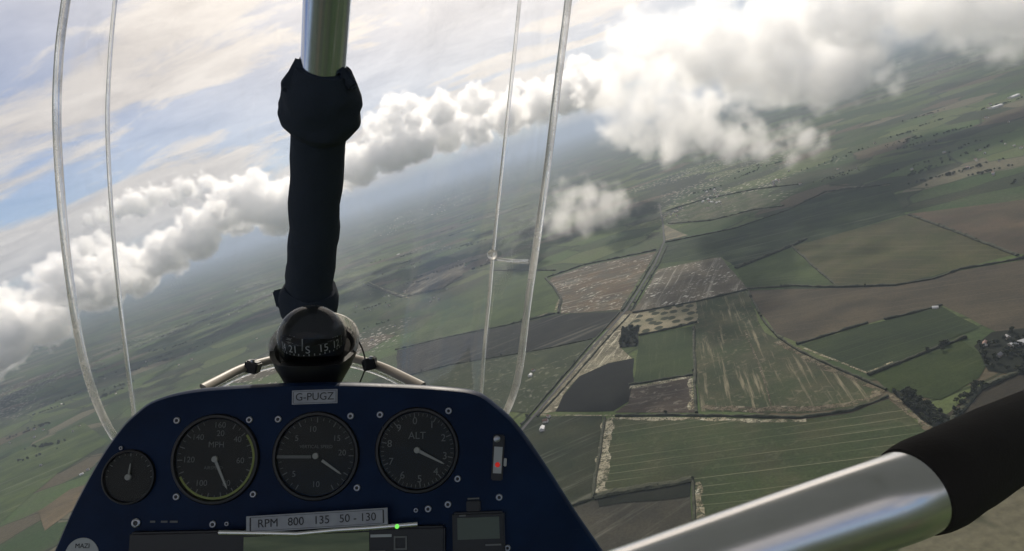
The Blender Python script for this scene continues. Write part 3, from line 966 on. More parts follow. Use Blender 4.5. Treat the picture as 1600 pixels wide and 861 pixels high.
make_cloud('broad pale cloud mass behind the sloping white cloud', [(1040, 75, 40), (1100, 90, 46), (1160, 95, 48), (1220, 105, 48), (1280, 118, 44), (1120, 50, 44), (1200, 50, 46), (1000, 60, 34)], 3900, M_MID, voxel=16, soft=70, namp=70, nscale=0.006, seed=10, thick=1, bill=0.6, budmix=(9, 5), zsoft=80)
make_cloud('grey cloud deck with ragged underside beyond the river plain', [(1280, 40, 46), (1350, 70, 34), (1340, 25, 46), (1430, 15, 44), (1510, 10, 44), (1590, 20, 44), (1660, 30, 44), (1385, 112, 16), (1400, 130, 12), (1575, 75, 20), (1600, 60, 26)], 4600, M_MID, voxel=20, soft=80, namp=80, nscale=0.0055, seed=11, thick=1, bill=0.6, budmix=(9, 5), zsoft=80)

# ------------------------------------------------------------------ haze
HZ = 150000.0
hb = []
for z in (-ALT - 1.0, 620.0):
    hb += [(-HZ, -HZ, z), (HZ, -HZ, z), (HZ, HZ, z), (-HZ, HZ, z)]
hm, hg, ho = new_mat('haze_air')
pv = hg.n('ShaderNodeVolumePrincipled')
pv.inputs['Color'].default_value = (0.46, 0.55, 0.70, 1)
pv.inputs['Density'].default_value = 4.8e-5
pv.inputs['Anisotropy'].default_value = 0.2
hg.t.links.new(pv.outputs[0], ho.inputs['Volume'])
haze = mesh_obj('haze', hb, [(3, 2, 1, 0), (4, 5, 6, 7), (0, 1, 5, 4), (1, 2, 6, 5), (2, 3, 7, 6), (3, 0, 4, 7)], hm)
tag(haze, 'thin grey blue haze over the whole countryside', 'haze', kind='stuff')
# ------------------------------------------------------------------ cockpit
def cp(u, v, d):
    """photo pixel at depth d -> cockpit coordinates (x right, y forward, z up; eye at the origin)"""
    return Vector(((u - CX) / F * d, d, -(v - CY) / F * d))


def thing(name, label, cat, base=(0, 0, 0), group=None):
    e = bpy.data.objects.new(name, None)
    e.empty_display_size = 0.05
    COL.objects.link(e)
    e.matrix_world = COCK @ Matrix.Translation(base)
    return tag(e, label, cat, group)


def tube_geo(pts, rad, seg=16, cap=True, wob=0.0, seed=0, flat=1.0):
    """round bar along a polyline; rad is one radius or one per point"""
    if not isinstance(rad, (list, tuple)):
        rad = [rad] * len(pts)
    vs_, fs = [], []
    x = None
    for i, p in enumerate(pts):
        t = (pts[min(i + 1, len(pts) - 1)] - pts[max(i - 1, 0)]).normalized()
        if x is None:
            x = t.cross(Vector((0, 1, 0)))
            if x.length < 1e-3:
                x = t.orthogonal()
            x.normalize()
        else:
            x = (x - t * x.dot(t)).normalized()
        y = t.cross(x)
        for j in range(seg):
            a = j * math.tau / seg
            r = rad[i]
            if wob:
                r *= 1 + wob * noise.noise(Vector((math.cos(a) * 1.6 + seed, math.sin(a) * 1.6, i * 0.45)))
            vs_.append(p + x * math.cos(a) * r + y * math.sin(a) * r * flat)
    n = len(pts)
    for i in range(n - 1):
        for j in range(seg):
            fs.append((i * seg + j, i * seg + (j + 1) % seg, (i + 1) * seg + (j + 1) % seg, (i + 1) * seg + j))
    if cap:
        fs.append(tuple(range(seg - 1, -1, -1)))
        fs.append(tuple((n - 1) * seg + j for j in range(seg)))
    return vs_, fs


def spline(pts, n=8):
    out = []
    for i in range(len(pts) - 1):
        p0, p1, p2, p3 = pts[max(i - 1, 0)], pts[i], pts[i + 1], pts[min(i + 2, len(pts) - 1)]
        for k in range(n):
            t = k / n
            out.append(0.5 * ((2 * p1) + (p2 - p0) * t + (2 * p0 - 5 * p1 + 4 * p2 - p3) * t * t + (3 * p1 - p0 - 3 * p2 + p3) * t ** 3))
    out.append(pts[-1])
    return out


def lathe_geo(prof, seg=40, mat=None):
    vs_, fs = [], []
    for (r, h) in prof:
        for j in range(seg):
            a = j * math.tau / seg
            vs_.append(Vector((r * math.cos(a), r * math.sin(a), h)))
    for i in range(len(prof) - 1):
        for j in range(seg):
            fs.append((i * seg + j, i * seg + (j + 1) % seg, (i + 1) * seg + (j + 1) % seg, (i + 1) * seg + j))
    if prof[0][0] > 1e-6:
        fs.append(tuple(range(seg - 1, -1, -1)))
    if prof[-1][0] > 1e-6:
        fs.append(tuple((len(prof) - 1) * seg + j for j in range(seg)))
    if mat is not None:
        vs_ = [mat @ v for v in vs_]
    return vs_, fs


def part(name, geo, mat, parent, smooth=True, loc=None, autosharp=True):
    vs_, fs = geo
    o = mesh_obj(name, vs_, fs, mat, parent, smooth)
    bm = bmesh.new()
    bm.from_mesh(o.data)
    bmesh.ops.remove_doubles(bm, verts=bm.verts, dist=1e-6)
    bmesh.ops.recalc_face_normals(bm, faces=bm.faces)
    bm.to_mesh(o.data)
    bm.free()
    if smooth and autosharp:
        o.data.set_sharp_from_angle(angle=R(38))
    if loc is not None:
        o.location = loc
    return o


def box_geo(x0, x1, y0, y1, z0, z1, bev=0.0):
    bm = bmesh.new()
    bmesh.ops.create_cube(bm, size=1)
    for v in bm.verts:
        v.co = Vector(((x0 + x1) / 2 + v.co.x * (x1 - x0), (y0 + y1) / 2 + v.co.y * (y1 - y0), (z0 + z1) / 2 + v.co.z * (z1 - z0)))
    if bev:
        bmesh.ops.bevel(bm, geom=list(bm.edges), offset=bev, segments=2, affect='EDGES')
    vs_ = [v.co.copy() for v in bm.verts]
    bm.verts.index_update()
    fs = [tuple(v.index for v in f.verts) for f in bm.faces]
    bm.free()
    return vs_, fs


def join(*geos):
    vs_, fs = [], []
    for a, b in geos:
        k = len(vs_)
        vs_ += a
        fs += [tuple(i + k for i in f) for f in b]
    return vs_, fs


def xf(geo, m):
    return [m @ Vector(v) for v in geo[0]], geo[1]


def text_geo(body, size, extrude=0.0002):
    cu = bpy.data.curves.new('lettering', 'FONT')
    cu.body = body
    cu.size = size
    cu.align_x = 'CENTER'
    cu.align_y = 'CENTER'
    cu.extrude = extrude
    cu.resolution_u = 4
    o = bpy.data.objects.new('lettering', cu)
    me = bpy.data.meshes.new_from_object(o)
    vs_ = [v.co.copy() for v in me.vertices]
    fs = [tuple(p.vertices) for p in me.polygons]
    bpy.data.objects.remove(o)
    bpy.data.curves.remove(cu)
    bpy.data.meshes.remove(me)
    return vs_, fs


# materials
def ocoord(g):
    return g.n('ShaderNodeTexCoord').outputs['Object']


def navy_mat():
    m, g, out = new_mat('navy_panel_paint')
    p = ocoord(g)
    b = g.n('ShaderNodeBsdfPrincipled')
    col = g.mix(g.smooth(g.noise(p, 14, 5, 0.6), 0.35, 0.7), (0.0010, 0.0100, 0.036), (0.0022, 0.0150, 0.050))
    dust = g.math('MULTIPLY', g.smooth(g.noise(p, 900, 2, 0.5), 0.66, 0.76), g.smooth(g.noise(p, 25, 4, 0.6), 0.42, 0.7))
    scr = g.smooth(g.noise(g.mapping(p, scale=(1, 14, 1), rot=(0, 0, 0.7)), 60, 3, 0.5, 0.6), 0.70, 0.76)
    wear = g.math('ADD', g.math('MULTIPLY', dust, 0.35), g.math('MULTIPLY', scr, 0.10), clamp=True)
    col = g.mix(wear, col, (0.10, 0.105, 0.11))
    g.put(b.inputs['Base Color'], col)
    b.inputs['Specular IOR Level'].default_value = 0.12
    g.put(b.inputs['Roughness'], g.math('ADD', 0.30, g.math('MULTIPLY', g.noise(p, 22, 5, 0.65), 0.28)))
    bp = g.n('ShaderNodeBump')
    g.put(bp.inputs['Height'], g.noise(p, 420, 3))
    bp.inputs['Strength'].default_value = 0.10
    bp.inputs['Distance'].default_value = 0.001
    g.t.links.new(bp.outputs[0], b.inputs['Normal'])
    g.t.links.new(b.outputs[0], out.inputs[0])
    return m


M_NAVY = navy_mat()
M_BLACK = principled('black_plastic', (0.007, 0.007, 0.008), 0.45)
M_DIAL = principled('dial_black', (0.009, 0.0095, 0.010), 0.7)
M_PADF = principled('black_padding', (0.034, 0.042, 0.058), 0.9, spec=0.15, bump=lambda g: (g.noise(ocoord(g), 160, 5, 0.7), 0.5, 0.004))
M_PRINT = principled('dial_print', (0.12, 0.125, 0.125), 0.6)
M_NEEDLE = principled('needle_white', (0.28, 0.28, 0.265), 0.5)
M_ARC = principled('arc_yellow_green', (0.22, 0.25, 0.065), 0.6)
M_STEEL = principled('screw_steel', (0.34, 0.35, 0.37), 0.35, 1.0)
M_SILVER = principled('silver_strip', (0.7, 0.71, 0.70), 0.25, 1.0)
M_LABEL = principled('label_tape', (0.50, 0.52, 0.55), 0.5, colfn=lambda g: g.ramp(g.noise(ocoord(g), 90, 4), [(0.3, (0.24, 0.25, 0.28)), (0.7, (0.30, 0.315, 0.34))]))
M_INK = principled('label_ink', (0.02, 0.02, 0.022), 0.6)
M_LCD = principled('lcd_green_grey', (0.16, 0.19, 0.11), 0.25,
                   colfn=lambda g: g.ramp(g.noise(g.mapping(ocoord(g), scale=(4, 30, 1)), 3, 3), [(0.3, (0.07, 0.10, 0.04)), (0.7, (0.17, 0.20, 0.09))]))
M_LCD2 = principled('lcd_dark', (0.055, 0.07, 0.045), 0.3)
M_STICK = principled('sticker_grey', (0.36, 0.38, 0.38), 0.6)
M_RED = principled('red_mark', (0.35, 0.02, 0.02), 0.4)
M_TANRIM = principled('rim_plastic', (0.24, 0.215, 0.18), 0.45, spec=0.3)
M_GREYIN = principled('grey_inner', (0.42, 0.42, 0.41), 0.5)


def emit_mat(name, col, st):
    m, g, out = new_mat(name)
    e = g.n('ShaderNodeEmission')
    e.inputs[0].default_value = tuple(col) + (1,)
    e.inputs[1].default_value = st
    g.t.links.new(e.outputs[0], out.inputs[0])
    return m


M_LEDG = emit_mat('green_led', (0.25, 1.0, 0.15), 0.9)
M_LEDR = emit_mat('red_led', (1.0, 0.06, 0.05), 0.35)


def clear_mat(name, gloss, tint=(0.97, 0.975, 0.97), rough=0.03, smudge=0.0):
    m, g, out = new_mat(name)
    tr = g.n('ShaderNodeBsdfTransparent')
    tr.inputs[0].default_value = tuple(tint) + (1,)
    gl = g.n('ShaderNodeBsdfGlossy')
    gl.inputs['Color'].default_value = (1, 1, 1, 1)
    gl.inputs['Roughness'].default_value = rough
    fr = g.n('ShaderNodeLayerWeight')
    fr.inputs[0].default_value = 0.25
    fac = g.math('MULTIPLY', fr.outputs['Fresnel'], gloss)
    mx = g.n('ShaderNodeMixShader')
    g.put(mx.inputs[0], fac)
    g.t.links.new(tr.outputs[0], mx.inputs[1])
    g.t.links.new(gl.outputs[0], mx.inputs[2])
    last = mx.outputs[0]
    if smudge:
        df = g.n('ShaderNodeBsdfDiffuse')
        df.inputs[0].default_value = (0.8, 0.8, 0.8, 1)
        tl = g.n('ShaderNodeBsdfTranslucent')
        tl.inputs[0].default_value = (0.8, 0.8, 0.8, 1)
        ad = g.n('ShaderNodeMixShader')
        ad.inputs[0].default_value = 0.6
        g.t.links.new(df.outputs[0], ad.inputs[1])
        g.t.links.new(tl.outputs[0], ad.inputs[2])
        p = ocoord(g)
        s1 = g.smooth(g.noise(p, 5, 6, 0.7, 1.5), 0.45, 0.8)
        sp = g.smooth(g.noise(p, 170, 2, 0.5), 0.74, 0.80)
        s = g.math('ADD', g.math('MULTIPLY', s1, smudge), g.math('MULTIPLY', sp, 0.35), clamp=True)
        m2 = g.n('ShaderNodeMixShader')
        g.put(m2.inputs[0], s)
        g.t.links.new(last, m2.inputs[1])
        g.t.links.new(ad.outputs[0], m2.inputs[2])
        last = m2.outputs[0]
    g.t.links.new(last, out.inputs[0])
    return m


M_SCREEN = clear_mat('clear_screen', 0.06, tint=(0.985, 0.985, 0.985), smudge=0.10)
M_LENS = clear_mat('gauge_lens', 0.12, rough=0.02)
M_DOME = clear_mat('compass_dome_glass', 0.55, tint=(0.75, 0.77, 0.78), rough=0.06)


def edge_mat(name, c, grime):
    """cut edge of clear acrylic: refracts the sky into bright and dark lines, with scuffs and grime"""
    m, g, out = new_mat(name)
    p = ocoord(g)
    n = g.noise(g.mapping(p, scale=(1, 1, 0.22)), 120, 5, 0.7)
    b = g.n('ShaderNodeBsdfPrincipled')
    b.inputs['Base Color'].default_value = (0.96, 0.96, 0.95, 1)
    b.inputs['Roughness'].default_value = 0.10
    b.inputs['IOR'].default_value = 1.35
    b.inputs['Transmission Weight'].default_value = 1.0
    d = g.n('ShaderNodeBsdfPrincipled')
    g.put(d.inputs['Base Color'], g.ramp(n, [(0.30, tuple(x * 0.12 for x in c)), (0.45, c), (0.75, tuple(min(.9, x * 1.2) for x in c))]))
    d.inputs['Roughness'].default_value = 0.4
    t = g.n('ShaderNodeBsdfTranslucent')
    t.inputs[0].default_value = (0.85, 0.82, 0.76, 1)
    m1 = g.n('ShaderNodeMixShader')
    m1.inputs[0].default_value = 0.45
    g.t.links.new(d.outputs[0], m1.inputs[1])
    g.t.links.new(t.outputs[0], m1.inputs[2])
    m2 = g.n('ShaderNodeMixShader')
    n2 = g.noise(g.mapping(p, scale=(1, 1, 0.3)), 45, 5, 0.7)
    g.put(m2.inputs[0], g.math('MULTIPLY', g.smooth(n2, 0.32, 0.66), grime))
    g.t.links.new(b.outputs[0], m2.inputs[1])
    g.t.links.new(m1.outputs[0], m2.inputs[2])
    g.t.links.new(m2.outputs[0], out.inputs[0])
    return m


M_EDGE = edge_mat('screen_edge', (0.72, 0.69, 0.64), 0.42)
M_CREASE = edge_mat('screen_crease', (0.74, 0.75, 0.76), 0.3)
M_RINGP = edge_mat('ring_plastic', (0.70, 0.68, 0.66), 1.0)


def alu_mat(name, rough, stretch, col=(0.66, 0.66, 0.66)):
    m, g, out = new_mat(name)
    p = ocoord(g)
    n = g.noise(g.mapping(p, scale=stretch), 60, 5, 0.65)
    b = g.n('ShaderNodeBsdfPrincipled')
    b.inputs['Metallic'].default_value = 1.0
    g.put(b.inputs['Base Color'], g.ramp(n, [(0.25, tuple(c * .95 for c in col)), (0.75, tuple(min(1, c * 1.03) for c in col))]))
    g.put(b.inputs['Roughness'], g.math('ADD', g.math('MULTIPLY', n, 0.06), rough - 0.03))
    g.t.links.new(b.outputs[0], out.inputs[0])
    return m


M_ALU = alu_mat('polished_aluminium', 0.24, (0.12, 3, 3), (0.74, 0.73, 0.72))
M_ALUS = alu_mat('strut_aluminium', 0.16, (3, 3, 0.12), (0.66, 0.71, 0.82))

# ---------------------------------------------------------------- instrument panel
PT = R(9.0)
PO = cp(500, 720, 0.70)
PX, PY, PN = Vector((1, 0, 0)), Vector((0, math.sin(PT), math.cos(PT))), Vector((0, -math.cos(PT), math.sin(PT)))
PM = Matrix((PX, PY, PN)).transposed().to_4x4()
PM.translation = PO


def pp(u, v):
    """photo pixel -> (a, b) on the panel face"""
    d = Vector(((u - CX) / F, 1.0, -(v - CY) / F))
    t = PO.dot(PN) / d.dot(PN)
    q = d * t - PO
    return q.dot(PX), q.dot(PY)


panel = bpy.data.objects.new('instrument_panel', None)
COL.objects.link(panel)
panel.matrix_world = COCK @ PM
tag(panel, 'dark navy blue instrument panel with round dials and white labels', 'instrument panel')
OUT = [(20, 1010), (48, 930), (80, 861), (110, 793), (148, 722), (182, 672), (208, 645), (240, 623), (300, 608), (400, 600), (500, 597), (600, 599), (690, 604),
       (745, 612), (778, 634), (808, 663), (850, 722), (900, 800), (945, 866), (985, 930), (1025, 1010)]
op = spline([Vector(pp(u, v) + (0,)) for u, v in OUT], 5)


def slab(outline, layers):
    """stack of offset copies of an outline (inset, height) closed at both ends"""
    c = sum(outline, Vector()) / len(outline)
    n = len(outline)
    vs_, fs = [], []
    for ins, h in layers:
        for i, p in enumerate(outline):
            t = (outline[(i + 1) % n] - outline[i - 1]).normalized()
            s = Vector((-t.y, t.x, 0))
            if s.dot(c - p) < 0:
                s = -s
            vs_.append(p + s * ins + Vector((0, 0, h)))
    for k in range(len(layers) - 1):
        for i in range(n):
            fs.append((k * n + i, k * n + (i + 1) % n, (k + 1) * n + (i + 1) % n, (k + 1) * n + i))
    fs.append(tuple(range(n - 1, -1, -1)))
    fs.append(tuple((len(layers) - 1) * n + i for i in range(n)))
    return vs_, fs


part('face_plate', slab(op, [(0.012, -0.055), (0.003, -0.05), (0.0, -0.012), (0.0012, -0.004), (0.004, -0.0006), (0.008, 0.0)]), M_NAVY, panel)


def pm(u, v, h=0.0, rot=0.0):
    a, b = pp(u, v)
    return Matrix.Translation((a, b, h)) @ Matrix.Rotation(rot, 4, 'Z')


def ring_arc(r0, r1, a0, a1, h, seg=40):
    """flat arc band, angles clockwise from 12 o'clock in degrees"""
    vs_, fs = [], []
    for i in range(seg + 1):
        a = R(90 - (a0 + (a1 - a0) * i / seg))
        for r in (r0, r1):
            vs_.append(Vector((r * math.cos(a), r * math.sin(a), h)))
    for i in range(seg):
        fs.append((2 * i, 2 * i + 1, 2 * i + 3, 2 * i + 2))
    return vs_, fs


def tick(a, r0, r1, wdt, h):
    a = R(90 - a)
    d, s = Vector((math.cos(a), math.sin(a), 0)), Vector((-math.sin(a), math.cos(a), 0))
    z = Vector((0, 0, h))
    return [d * r0 - s * wdt + z, d * r0 + s * wdt + z, d * r1 + s * wdt + z, d * r1 - s * wdt + z], [(0, 1, 2, 3)]


def needle_geo(a, length, w0, w1, tail, h):
    a = R(90 - a)
    d, s = Vector((math.cos(a), math.sin(a), 0)), Vector((-math.sin(a), math.cos(a), 0))
    vs_ = []
    for z in (h, h + 0.0008):
        Z = Vector((0, 0, z))
        vs_ += [d * -tail - s * w0 + Z, d * -tail + s * w0 + Z, d * length * .9 + s * w1 + Z, d * length + Z, d * length * .9 - s * w1 + Z]
    fs = [(4, 3, 2, 1, 0), (5, 6, 7, 8, 9)] + [(i, (i + 1) % 5, 5 + (i + 1) % 5, 5 + i) for i in range(5)]
    return join((vs_, fs), lathe_geo([(0.0001, h - 0.001), (0.0032, h - 0.001), (0.0032, h + 0.0016), (0.0024, h + 0.002), (0.0001, h + 0.002)], 20))


def gauge(name, u, v, rpx, digits, needles, ticks, extra=None, label=None, rot=0.0, dsize=0.0085):
    r = rpx / F * 0.70
    m = pm(u, v, 0.0, rot)
    bz = part(name, lathe_geo([(r * 1.10, -0.002), (r * 1.10, 0.0015), (r * 1.07, 0.0035), (r * 1.01, 0.0038), (r * 0.985, 0.002), (r * 0.98, -0.0005), (r * 0.9, -0.0012), (0.0001, -0.0012)], 56), M_BLACK, panel)
    bz.matrix_local = m
    if label:
        bz['label'] = label
    part('dial', lathe_geo([(r * 0.97, -0.001), (r * 0.97, 0.0002), (0.0001, 0.0002)], 56), M_DIAL, bz)
    gs = []
    for a, txt, rr in digits:
        x, y = math.sin(R(a)) * rr * r, math.cos(R(a)) * rr * r
        gs.append(xf(text_geo(txt, dsize if len(txt) < 5 else dsize * .55, 0.0001), Matrix.Translation((x, y, 0.0006))))
    for a, big in ticks:
        gs.append(tick(a, r * (0.82 if big else 0.87), r * 0.95, 0.0005 if big else 0.0003, 0.0006))
    if gs:
        part('dial_markings', join(*gs), M_PRINT, bz, smooth=False)
    for (a, ln, w0, w1, tail) in needles:
        part('needle', needle_geo(a, ln * r, w0, w1, tail * r, 0.0016), M_NEEDLE, bz, smooth=False)
    if extra:
        extra(bz, r)
    part('lens', lathe_geo([(r * 0.975, 0.0034), (r * 0.6, 0.0037), (0.0001, 0.0038)], 48), M_LENS, bz)
    return bz


gauge('temperature_gauge', 202, 745, 38, [], [(5, 0.55, 0.0010, 0.0006, 0.1)], [(a, a % 60 == 0) for a in range(-90, 91, 15)], label='small dark gauge with a thin upright needle')


def asi_extra(bz, r):
    part('range_arc', ring_arc(r * 0.915, r * 0.97, 52, 243, 0.0008, 60), M_ARC, bz, smooth=False)


gauge('airspeed_dial', 337, 717, 63, [(4, '160', 0.82), (8, '20', 0.62), (48, '40', 0.70), (94, '60', 0.62), (152, '80', 0.66), (208, '100', 0.66), (268, '120', 0.66), (318, '140', 0.70), (0, 'MPH', 0.34), (190, 'AIRSPEED', 0.22)],
      [(154, 0.80, 0.0016, 0.0010, 0.06)], [(a, True) for a in range(28, 340, 20)] + [(a + 10, False) for a in range(28, 330, 20)], asi_extra, 'airspeed dial with a yellow green arc round its rim')


def vsi_extra(bz, r):
    part('zero_bar', box_geo(-r * 0.98, -r * 0.12, -0.0026, 0.0004, 0.0009, 0.0016), M_PRINT, bz, smooth=False)


gauge('climb_dial', 494, 712, 62, [(-10, '10', 0.66), (50, '15', 0.66), (84, '20', 0.66), (178, '10', 0.70), (-50, '5', 0.66), (230, '5', 0.70), (-2, 'VERTICAL SPEED', 0.22)],
      [(124, 0.80, 0.0014, 0.0009, -0.2)], [(a, a % 30 == 0) for a in range(-150, 151, 10)], vsi_extra, 'climb rate dial with a pale horizontal bar')  # slanting needle is a reflection on the glass, modelled as a solid pointer
gauge('altimeter_dial', 652, 703, 60, [(i * 36 - 6, str(i), 0.74) for i in range(10)] + [(-2, 'ALT', 0.36)],
      [(116, 0.80, 0.0018, 0.0008, 0.05)], [(i * 36 - 6 + k * 7.2, k == 0) for i in range(10) for k in range(5)], None, 'altimeter dial numbered nought to nine', dsize=0.0105)

for (u, v, s) in ((277, 657, 1), (390, 656, 1), (435, 655, 1), (548, 650, 1), (594, 648, 1), (701, 642, 1), (715, 748, 1), (558, 762, 1), (396, 772, 1), (276, 776, 1), (213, 817, 1.3), (333, 819, 1),
                  (355, 818, .7), (650, 797, .7), (669, 795, 1), (700, 788, 1), (780, 777, 1), (793, 856, .9), (190, 700, .6)):
    r = 0.0036 * s
    sc_ = part('screw', lathe_geo([(r * 1.0, -0.001), (r, 0.0012), (r * 0.8, 0.0019), (r * 0.55, 0.0019), (r * 0.45, 0.0008), (0.0001, 0.0008)], 18), M_STEEL, panel)
    sc_.matrix_local = pm(u, v)
    sk = part('socket', lathe_geo([(r * 0.5, 0.0006), (r * 0.5, 0.0011), (0.0001, 0.0011)], 6), M_BLACK, sc_, smooth=False)


def plate(name, u, v, wpx, hpx, rot, body, size, label, h=0.0):
    k = 0.70 / F
    o = part(name, box_geo(-wpx * k / 2, wpx * k / 2, -hpx * k / 2, hpx * k / 2, -0.0005, 0.0008, 0.0002), M_LABEL, panel, smooth=False)
    o.matrix_local = pm(u, v, h, R(rot))
    o['label'] = label
    g_ = text_geo(body, size, 0.0001)
    part('lettering', xf(g_, Matrix.Translation((0, 0, 0.0011))), M_INK, o, smooth=False)
    fr = join(box_geo(-wpx * k * .47, wpx * k * .47, hpx * k * .40, hpx * k * .42, .0008, .001), box_geo(-wpx * k * .47, wpx * k * .47, -hpx * k * .42, -hpx * k * .40, .0008, .001),
              box_geo(-wpx * k * .475, -wpx * k * .465, -hpx * k * .4, hpx * k * .4, .0008, .001), box_geo(wpx * k * .465, wpx * k * .475, -hpx * k * .4, hpx * k * .4, .0008, .001))
    part('border', fr, M_INK, o, smooth=False)
    return o


plate('registration_plate', 492, 620, 72, 22, 2.0, 'G-PUGZ', 0.0112, 'white plate lettered with the registration')
plate('limits_plate', 501, 809, 214, 24, 3.4, 'RPM   800   135   50 - 130', 0.0112, 'white strip lettered with engine limits', h=0.0125)

# radio with its screen and silver bar
K = 0.70 / F
rad = part('radio_unit', box_geo(-240 * K, 240 * K, -150 * K, 20 * K, -0.003, 0.0085, 0.002), M_BLACK, panel, smooth=False)
RADM = pm(452, 846, 0.0, R(1.2))
rad.matrix_local = RADM
rad['label'] = 'black radio unit with greenish screen and silver bar'


def on_radio(u, v, h):
    a, b = pp(u, v)
    m = RADM.inverted() @ Vector((a, b, h))
    return Matrix.Translation(m)


o = part('screen', box_geo(-95 * K, 95 * K, -60 * K, 15 * K, 0, 0.0009), M_LCD, rad, smooth=False)
o.matrix_local = on_radio(483, 848, 0.0085) @ Matrix.Rotation(R(1.0), 4, 'Z')
o = part('silver_bar', tube_geo([Vector(pp(u, v) + (0.0115,)) for u, v in ((350, 828), (430, 829), (470, 830), (530, 824), (580, 821), (655, 815))], 0.0026, 12), M_SILVER, panel)
o = part('square_button', join(box_geo(-10 * K, 10 * K, -10 * K, -7.5 * K, 0, .0012), box_geo(-10 * K, 10 * K, 7.5 * K, 10 * K, 0, .0012), box_geo(-10 * K, -7.5 * K, -7.4 * K, 7.4 * K, 0, .0012), box_geo(7.5 * K, 10 * K, -7.4 * K, 7.4 * K, 0, .0012)), M_PRINT, rad, smooth=False)
o.matrix_local = on_radio(628, 845, 0.0085)
o = part('indicator_lamp', lathe_geo([(0.0022, -0.001), (0.0022, 0.0008), (0.0014, 0.002), (0.0001, 0.0023)], 16), M_LEDG, panel)
o.matrix_local = pm(624, 818, 0.014)
for (u, v, wd) in ((239, 815, 8), (257, 815, 10), (272, 815, 12)):
    o = part('marking', box_geo(-wd * K / 2, wd * K / 2, -1.4 * K, 1.4 * K, 0, .0004), M_PRINT, panel, smooth=False)
    o.matrix_local = pm(u, v, 0.0004)
o = part('legend', box_geo(-16 * K, 16 * K, -2 * K, 2 * K, 0, .0004), M_STICK, rad, smooth=False)
o.matrix_local = on_radio(598, 834, 0.0088)
o = part('legend', box_geo(-12 * K, 12 * K, -2 * K, 2 * K, 0, .0004), M_PRINT, rad, smooth=False)
o.matrix_local = on_radio(592, 859, 0.0088)

# small digital counter
ctr_ = part('digital_counter', box_geo(-40 * K, 40 * K, -70 * K, 22 * K, -0.002, 0.006, 0.002), M_BLACK, panel, smooth=False)
ctr_.matrix_local = pm(748, 822, 0.0, R(2))
ctr_['label'] = 'small black counter with a dim green display'
o = part('display', box_geo(-32 * K, 32 * K, -17 * K, 15 * K, 0.006, 0.0068), M_LCD2, ctr_, smooth=False)
for (x, y, wd) in ((-24, 18, 10), (22, -26, 24), (-34, -36, 10), (-4, -38, 14)):
    part('marking', box_geo((x - wd / 2) * K, (x + wd / 2) * K, (y - 1.2) * K, (y + 1.2) * K, 0.006, 0.0066), M_PRINT, ctr_, smooth=False)
kb = part('toggle_switch', join(box_geo(-11 * K, 11 * K, -8 * K, 8 * K, 0, 0.004, 0.001)), M_BLACK, panel, smooth=False)
kb.matrix_local = pm(740, 790, 0.0, R(2))
for y in (10.5, -10.5):
    part('marking', box_geo(-9 * K, 9 * K, (y - 1.2) * K, (y + 1.2) * K, 0, 0.0006), M_PRINT, kb, smooth=False)
# slide indicator
sl = part('slide_indicator', box_geo(-9 * K, 9 * K, -33 * K, 36 * K, -0.001, 0.004, 0.0012), M_BLACK, panel, smooth=False)
sl.matrix_local = pm(778, 716, 0.0, R(-3))
sl['label'] = 'narrow upright indicator with a red lamp'
part('window_strip', box_geo(-6.5 * K, 6.5 * K, -22 * K, 18 * K, 0.004, 0.0046), M_STICK, sl, smooth=False)
o = part('red_lamp', lathe_geo([(0.0026, 0.0046), (0.002, 0.006), (0.0001, 0.0064)], 14), M_LEDR, sl)
o.location = (0, -9 * K, 0)
part('side_tab', box_geo(9.5 * K, 14 * K, -11 * K, 1 * K, 0, 0.004, .0005), M_STICK, sl, smooth=False)
o = part('top_stud', lathe_geo([(0.0035, 0.004), (0.0035, 0.0055), (0.002, 0.0062), (0.0001, 0.0062)], 16), M_STEEL, sl)
o.location = (-3 * K, 30 * K, 0)
# round sticker
st = part('round_sticker', lathe_geo([(26 * K, -0.0002), (26 * K, 0.0005), (0.0001, 0.0005)], 40), M_STICK, panel, smooth=False)
st.matrix_local = pm(128, 868, 0.0)
st['label'] = 'round grey sticker with a dark word'
part('lettering', xf(text_geo('MAZI', 0.0065, .0001), Matrix.Translation((0, 14 * K, 0.0008))), M_INK, st, smooth=False)
# ---------------------------------------------------------------- compass
cb = cp(490, 600, 0.765)
comp = thing('compass', 'black ball compass with glass dome on top of the panel', 'compass', cb)
part('stand', lathe_geo([(0.0300, -0.010), (0.0305, 0.000), (0.0360, 0.010), (0.0420, 0.020), (0.0440, 0.026), (0.001, 0.030)], 48), M_BLACK, comp)
ctr0 = Vector((0, 0, 0.0505))
RB = 0.0385
tilt = Matrix.Translation(ctr0) @ Matrix.Rotation(R(30), 4, 'X')
prof = []
for k in range(8):
    a = R(-90 + k * 11)
    prof.append((max(0.0001, 0.0505 * math.cos(a)), 0.0505 * math.sin(a)))
prof += [(0.0500, -0.0085), (0.0440, -0.0090), (0.0400, -0.014), (0.0001, -0.016)]
hs = part('housing', lathe_geo(prof, 56, tilt), M_BLACK, comp)
